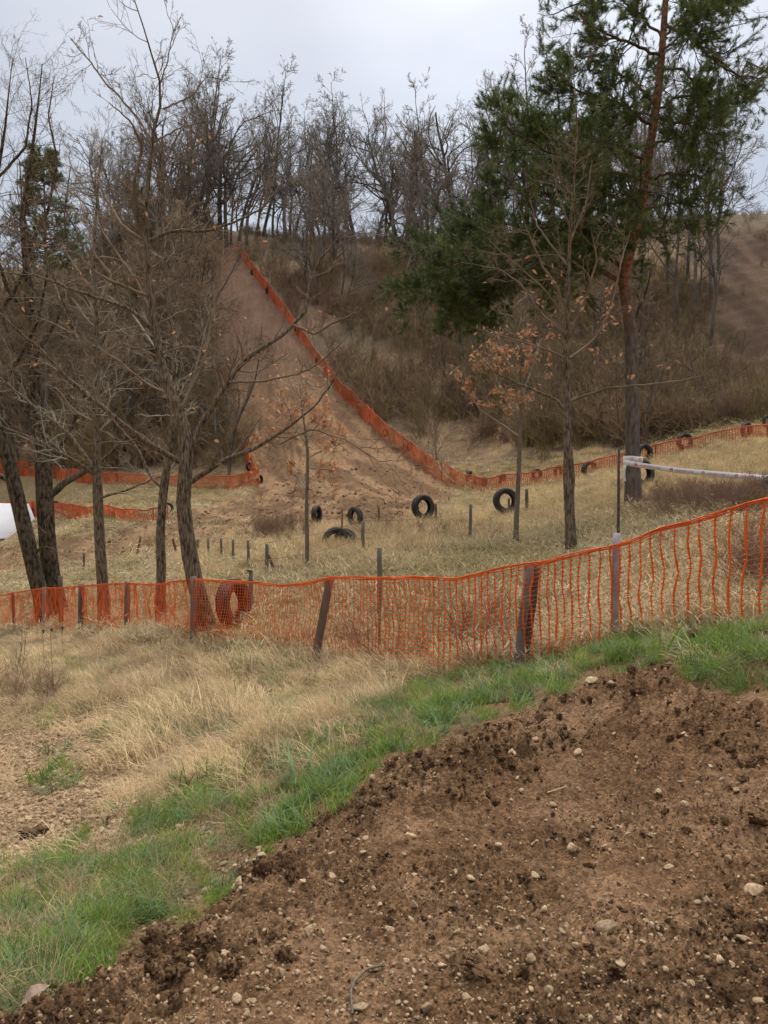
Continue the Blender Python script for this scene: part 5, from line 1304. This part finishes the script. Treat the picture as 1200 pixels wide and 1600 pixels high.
# ------------------------------------------------------------------ red and white barrier tape
TY = 19.55
ctrl = np.array([W(974, 722, TY), W(985, 724, TY - .12), W(1000, 727, TY - .25), W(1060, 735, 18.6), W(1120, 741, 17.6), W(1200, 747.5, 16.4), W(1300, 752, 15.2), W(1420, 755, 14.6)])
tape = thing('barrier_tape', 'white barrier tape with red print stretched from the pine to the right', 'tape', ctrl[0])
Pt = resample(ctrl, 120); c0 = ctrl[0]
TW = .135
sl = np.r_[0, np.cumsum(np.linalg.norm(np.diff(Pt, axis=0), axis=1))]
def tape_pt(s_, v, off=0.0):
    """s_ metres along, v metres across from the middle; off pushes towards the viewer"""
    x = np.interp(s_, sl, Pt[:, 0]); y = np.interp(s_, sl, Pt[:, 1]); z = np.interp(s_, sl, Pt[:, 2])
    tw = .28 * np.sin(s_ * 1.1) 
    nrm2 = np.array([-.25, -.95]); 
    return np.stack([x + nrm2[0] * (off + np.sin(tw) * v), y + nrm2[1] * (off + np.sin(tw) * v), z + np.cos(tw) * v], -1)
ss = np.linspace(0, sl[-1], 160)
top_, bot_ = tape_pt(ss, TW / 2), tape_pt(ss, -TW / 2)
fr, bk_ = np.stack([bot_, top_], 1), np.stack([tape_pt(ss, -TW / 2, -.0015), tape_pt(ss, TW / 2, -.0015)], 1)
V = np.concatenate([fr, bk_], 1).reshape(-1, 3) - c0          # 4 verts per station: fb ft bb bt
i = np.arange(160 * 4).reshape(160, 4)
F_ = np.concatenate([np.stack([i[:-1, a], i[1:, a], i[1:, b], i[:-1, b]], -1) for a, b in ((0, 1), (1, 3), (3, 2), (2, 0))])
me = mesh_np('band', V, F_); me.materials.append(M['tape']); link('band', me, tape)
def text_mesh(txt, size):
    cu = bpy.data.curves.new('t', 'FONT'); cu.body = txt; cu.size = size; cu.resolution_u = 2
    ob = bpy.data.objects.new('t', cu); COL.objects.link(ob)
    bpy.context.view_layer.update()
    me = bpy.data.meshes.new_from_object(ob.evaluated_get(bpy.context.evaluated_depsgraph_get()))
    COL.objects.unlink(ob); bpy.data.objects.remove(ob)
    return me
tme = text_mesh('DANGER INTERDIT AU PUBLIC', .072)
tvx = np.array([v.co[:] for v in tme.vertices]); tw_ = tvx[:, 0].max()
tfa = [list(p.vertices) for p in tme.polygons]
def on_tape(V2, s0, stretch=1.0, voff=0): return tape_pt(s0 + V2[:, 0] * stretch, V2[:, 1] + voff, .004) - c0
s0 = .33
pr_words, pr_marks, wf, mf, wo, mo = [], [], [], [], 0, 0
ring = lambda r0, r1, n=20: (np.array([[r * math.cos(a), r * math.sin(a)] for a in np.linspace(0, 2 * math.pi, n, endpoint=False) for r in (r0, r1)]))
while s0 < sl[-1] - .9:
    st_ = .56 / tw_
    pr_words.append(on_tape(np.c_[tvx[:, 0], tvx[:, 1] - .027], s0 + .09, st_)); wf += [[a + wo for a in f] for f in tfa]; wo += len(tvx)
    rr2 = ring(.030, .044); nq = 20
    pr_marks.append(on_tape(rr2, s0)); mf += [[mo + 2 * k, mo + 2 * k + 1, mo + (2 * k + 3) % 40, mo + (2 * k + 2) % 40] for k in range(nq)]; mo += 40
    bar = np.array([[-.03, -.010], [.03, -.010], [.03, .010], [-.03, .010]]); pr_marks.append(on_tape(bar, s0)); mf.append([mo, mo + 1, mo + 2, mo + 3]); mo += 4
    s0 += .92
def pyme(nm, V, F_, m):
    me = bpy.data.meshes.new(nm); me.from_pydata(V.tolist(), [], F_); me.materials.append(m); me.update(); return me
link('lettering', pyme('lettering', np.concatenate(pr_words), wf, M['tape_red']), tape)
link('no_entry_marks', pyme('no_entry_marks', np.concatenate(pr_marks), mf, M['tape_red']), tape)
# the turn of tape round the trunk
zc = W(988, 717, TY)[2]; cx, cy = float(np.interp(720, [740, 640], [W(989, 720, 20)[0]] * 2)), 20.0
an = np.linspace(0, 2 * math.pi, 40, endpoint=False); rad_ = .245
wv_ = []
for a_ in an:
    zz = zc + .015 * math.sin(a_ * 2)
    for (rr3, dz_) in ((rad_, -.075), (rad_, .075), (rad_ - .002, -.075), (rad_ - .002, .075)): wv_.append((cx + rr3 * math.cos(a_), cy + rr3 * math.sin(a_), zz + dz_))
i = np.arange(160).reshape(40, 4); j = np.roll(i, -1, 0)
F_ = np.concatenate([np.stack([i[:, a], j[:, a], j[:, b], i[:, b]], -1) for a, b in ((0, 1), (1, 3), (3, 2), (2, 0))])
me = mesh_np('wrap', np.array(wv_) - c0, F_); me.materials.append(M['tape']); link('wrap', me, tape)
mv, mf2 = [], []
for a0 in (-1.05, -2.0):
    for (u_, v_) in ring(.028, .042).tolist() : mv.append((cx + (rad_ + .004) * math.cos(a0 + u_ / rad_), cy + (rad_ + .004) * math.sin(a0 + u_ / rad_), zc + .0 + v_))
for q in range(2): mf2 += [[q * 40 + 2 * k, q * 40 + 2 * k + 1, q * 40 + (2 * k + 3) % 40, q * 40 + (2 * k + 2) % 40] for k in range(20)]
link('wrap_marks', pyme('wrap_marks', np.array(mv) - c0, mf2, M['tape_red']), tape)
# loose tail
P_ = resample(np.array([W(977, 726, TY - .1), W(975, 733, TY - .12), W(974.5, 745, TY - .1), W(976, 752, TY - .08)]), 12)
tv_ = np.concatenate([[p + [-.03, 0, 0], p + [.035, -.02, 0], p + [.03, .004, 0], p + [-.03, .004, 0]] for p in P_]) - c0
i = np.arange(48).reshape(12, 4)
F_ = np.concatenate([np.stack([i[:-1, a], i[1:, a], i[1:, (a + 1) % 4], i[:-1, (a + 1) % 4]], -1) for a in range(4)])
me = mesh_np('loose_tail', tv_, F_); me.materials.append(M['tape']); link('loose_tail', me, tape)

# ------------------------------------------------------------------ white tent at far left
ty = 48.0
def tent():
    o0 = W(0, 845, ty); gz = float(ground_z(o0[:1], o0[1:2])[0])
    e = thing('white_tent', 'white canvas tent half hidden behind the two dark trunks', 'tent', (o0[0], ty, gz))
    k = lambda px, py, dy: W(px, py, ty + dy) - np.array([o0[0], ty, gz])
    fl, fr_, rl, rr_ = k(-150, 852, 0), k(48, 838, 0), k(-150, 783, 2.5), k(45, 787, 2.5)
    bl, br = k(-150, 852, 5), k(60, 838, 5)
    V = np.array([fl, fr_, rr_, rl, bl, br]); V2 = V - np.array([0, 0, .03])
    me = mesh_np('roof', np.r_[V, V2], np.array([[0, 1, 2, 3], [3, 2, 5, 4], [6, 9, 8, 7], [9, 10, 11, 8], [0, 6, 7, 1], [1, 7, 8, 2], [2, 8, 11, 5]]), smooth=False); me.materials.append(M['tent']); link('roof', me, e)
    s1 = [k(44, 786, 2.4), k(50, 800, 1.8), k(56, 815, 1.2), k(60, 835, .7), k(63, 865, .2), k(58, 850, .3), k(50, 838, .5), k(46, 815, 1.4)]
    Vs = np.array(s1); Vs = np.r_[Vs, Vs + np.array([0, .03, 0])]; n_ = 8
    Fs = [[0, 1, 2, 7], [7, 2, 3, 6], [6, 3, 4, 5]]; Fs += [[a + n_ for a in f][::-1] for f in Fs]
    me = mesh_np('side_flap', Vs, np.array(Fs), smooth=False); me.materials.append(M['tent']); link('side_flap', me, e)
    for (px_, py_) in ((-140, 852), (44, 838)):
        p = k(px_, py_, .1); me = mesh_np('pole', *tubes(np.array([[[p[0], p[1], min(0, p[2] - 1.2)], p]]), np.array([[.03, .03]]), 6)); me.materials.append(M['metal']); link('pole', me, e)
tent()

# ------------------------------------------------------------------ odd plants and litter
def bare_shrub(label, px, pb, y, hpx, seed, m=M['twig'], n=5, fan=.5):
    rg = np.random.default_rng(seed); g = W(px, pb, y); g[2] = float(ground_z(g[:1], g[1:2])[0])
    V, F_ = brush(n, hpx * y / FPX, seed, None, fan, .0022)
    e = thing('bare_shrub', label, 'shrub', g); me = mesh_np('stems', V, F_); me.materials.append(m); link('stems', me, e)
bare_shrub('leafless dark shrub tangled in the net left of the grey double stake', 735, 1045, 7.7, 190, 701, n=4, fan=.6)
bare_shrub('leafless shrub rising through the net by the split grey post', 600, 1045, 8.4, 150, 702, n=5)
bare_shrub('twiggy shrub behind the net at the right picture edge', 1170, 985, 6.6, 130, 703, n=6, fan=.9)
bare_shrub('thin dark twigs standing on the gravel at left', 30, 1110, 12.5, 90, 704, n=4)
bare_shrub('twiggy bush beside the small leafy tyre', 700, 835, 19.5, 60, 705, M['brush_red'], n=10, fan=.8)
bare_shrub('tall leafless shrub between the near posts in the meadow', 595, 830, 19, 85, 706, M['brush'], n=5, fan=.5)
for (px_, pt, pb, lb) in ((80, 984, 1100, 'tallest dead teasel with dark head on the left bank'), (67, 986, 1050, 'dead teasel left of the tallest one'), (97, 981, 1040, 'small dead teasel head just above the others at left')):
    g = ground_at(px_, pb, 5); t_ = W(px_ + 1, pt, g[1]); e = thing('teasel', lb, 'plant', g)
    P_ = resample(np.array([[0, 0, -.05], *(((t_ - g) * u + np.array([.02 * math.sin(u * 5), 0, 0])) for u in (.3, .6, 1.0))]), 8)
    me = mesh_np('stem', *tubes(P_[None], np.full((1, 8), .0035), 5)); me.materials.append(M['twig']); link('stem', me, e)
    V, F_ = CL_[1]; s_ = .05 * g[1] / 10
    me = mesh_np('seed_head', V * np.array([s_ * .8, s_ * .8, s_ * 1.9]) + (t_ - g), F_); me.materials.append(M['teasel']); link('seed_head', me, e)
# clods and sticks one can point to
def clod(label, px, py, w, sq=.5, k=0, name='soil_clod'):
    g = ground_at(px, py); sz = w * g[1] / FPX
    V, F_ = rocks(1, None, 'c' * (k + 1), .8, 1.6, 3)[0]
    V = V * (1 + .5 * fbm(V[:, 0] * 3 + k, V[:, 1] * 3 + V[:, 2] * 2, 3, k)[:, None])
    me = mesh_np(name, V, F_, False); me.materials.append(M['clod']); o = link(name, me); o.location = (g[0], g[1], g[2] + sz * .12); o.scale = (sz, sz * .7, sz * sq)
    o.rotation_euler = (0, 0, .5 * k); tag(o, label, 'clod')
clod('flat reddish clod on the gravel at the left edge', 50, 1308, 50, .5, 1)
clod('dark clod standing at the foot of the grass by the rim', 868, 1055, 42, .8, 2)
clod('dark clod among the green grass left of centre', 180, 1284, 34, .5, 3)
clod('crumbly clod under the grass at the right rim', 1090, 1010, 50, .6, 4)
def stick(label, pts, r_, m='twig'):
    P_ = []
    for (px_, py_, up) in pts:
        g = ground_at(px_, py_); g[2] += up; P_.append(g)
    return cord('stick', label, 'stick', P_, r_, M[m], 6, 14)
stick('thin curved root lying on the soil at the bottom edge', [(551,1600,.012),(548,1570,.02),(553,1545,.014),(575,1530,.018),(600,1516,.008)], .004, 'sap_bark')
stick('short pale straw stick on the soil right of centre', [(855,1250,.01),(885,1243,.015)], .003, 'straw')
cord('pale_stick', 'pale bare stick leaning up against the near net left of the shrub', 'stick', [W(733,990,7.75), W(705,940,7.85), W(680,893,7.95), W(668,882,8.0)], .0045, M['twig_pale'])
for k, (px_, py_, sc_, mm, lb) in enumerate(((305,1235,1.25,0,'bright green grass tuft standing tall at the upper edge of the green strip'),(478,1222,1.3,1,'blue-green grass tuft with long arching blades on the bank'),(402,1208,.8,0,'small upright bright tuft between two larger tufts'),
        (60,1362,.7,0,'small round green tuft on the gravel near the left edge'),(600,1130,1.2,1,'blue-green tuft at the foot of the net in the dead grass'),(1060,1030,1.5,0,'lush tuft hanging over the soil rim at right'),(985,1035,1.2,0,'lush tuft left of the one hanging over the rim'))):
    g = ground_at(px_, py_); src = (T_green + T_blue)[k % 3 if mm == 0 else 3 + k % 2]
    o = link('grass_tuft', src.data); o.location = Vector([float(v) for v in g]); o.scale = (sc_ * 1.2, sc_ * 1.2, sc_); o.rotation_euler = (0, 0, k * 1.1); tag(o, lb, 'grass')
g = ground_at(60, 1585)
# curled dead leaf at bottom left
cl = []
for u in np.linspace(0, 1, 9):
    w_ = .022 * math.sin(math.pi * min(u * 1.05, 1)) + .002
    for v in (-1, 0, 1): cl.append((u * .11 - .05, v * w_, .012 + .022 * math.sin(u * 3.1) - .012 * (v == 0) + .006 * v * math.sin(u * 6)))
i = np.arange(27).reshape(9, 3)
F_ = np.concatenate([np.stack([i[:-1, a], i[1:, a], i[1:, a + 1], i[:-1, a + 1]], -1) for a in (0, 1)])
me = mesh_np('dead_leaf', np.array(cl), F_); me.materials.append(mat('grey_brown_leaf', (.30, .21, .16), .8, .3, 30, .5, 60)); o = link('dead_leaf', me); o.location = (g[0], g[1], g[2] + .01); o.rotation_euler = (0, 0, .9)
tag(o, 'curled brown dead leaf at the bottom left corner', 'leaf')
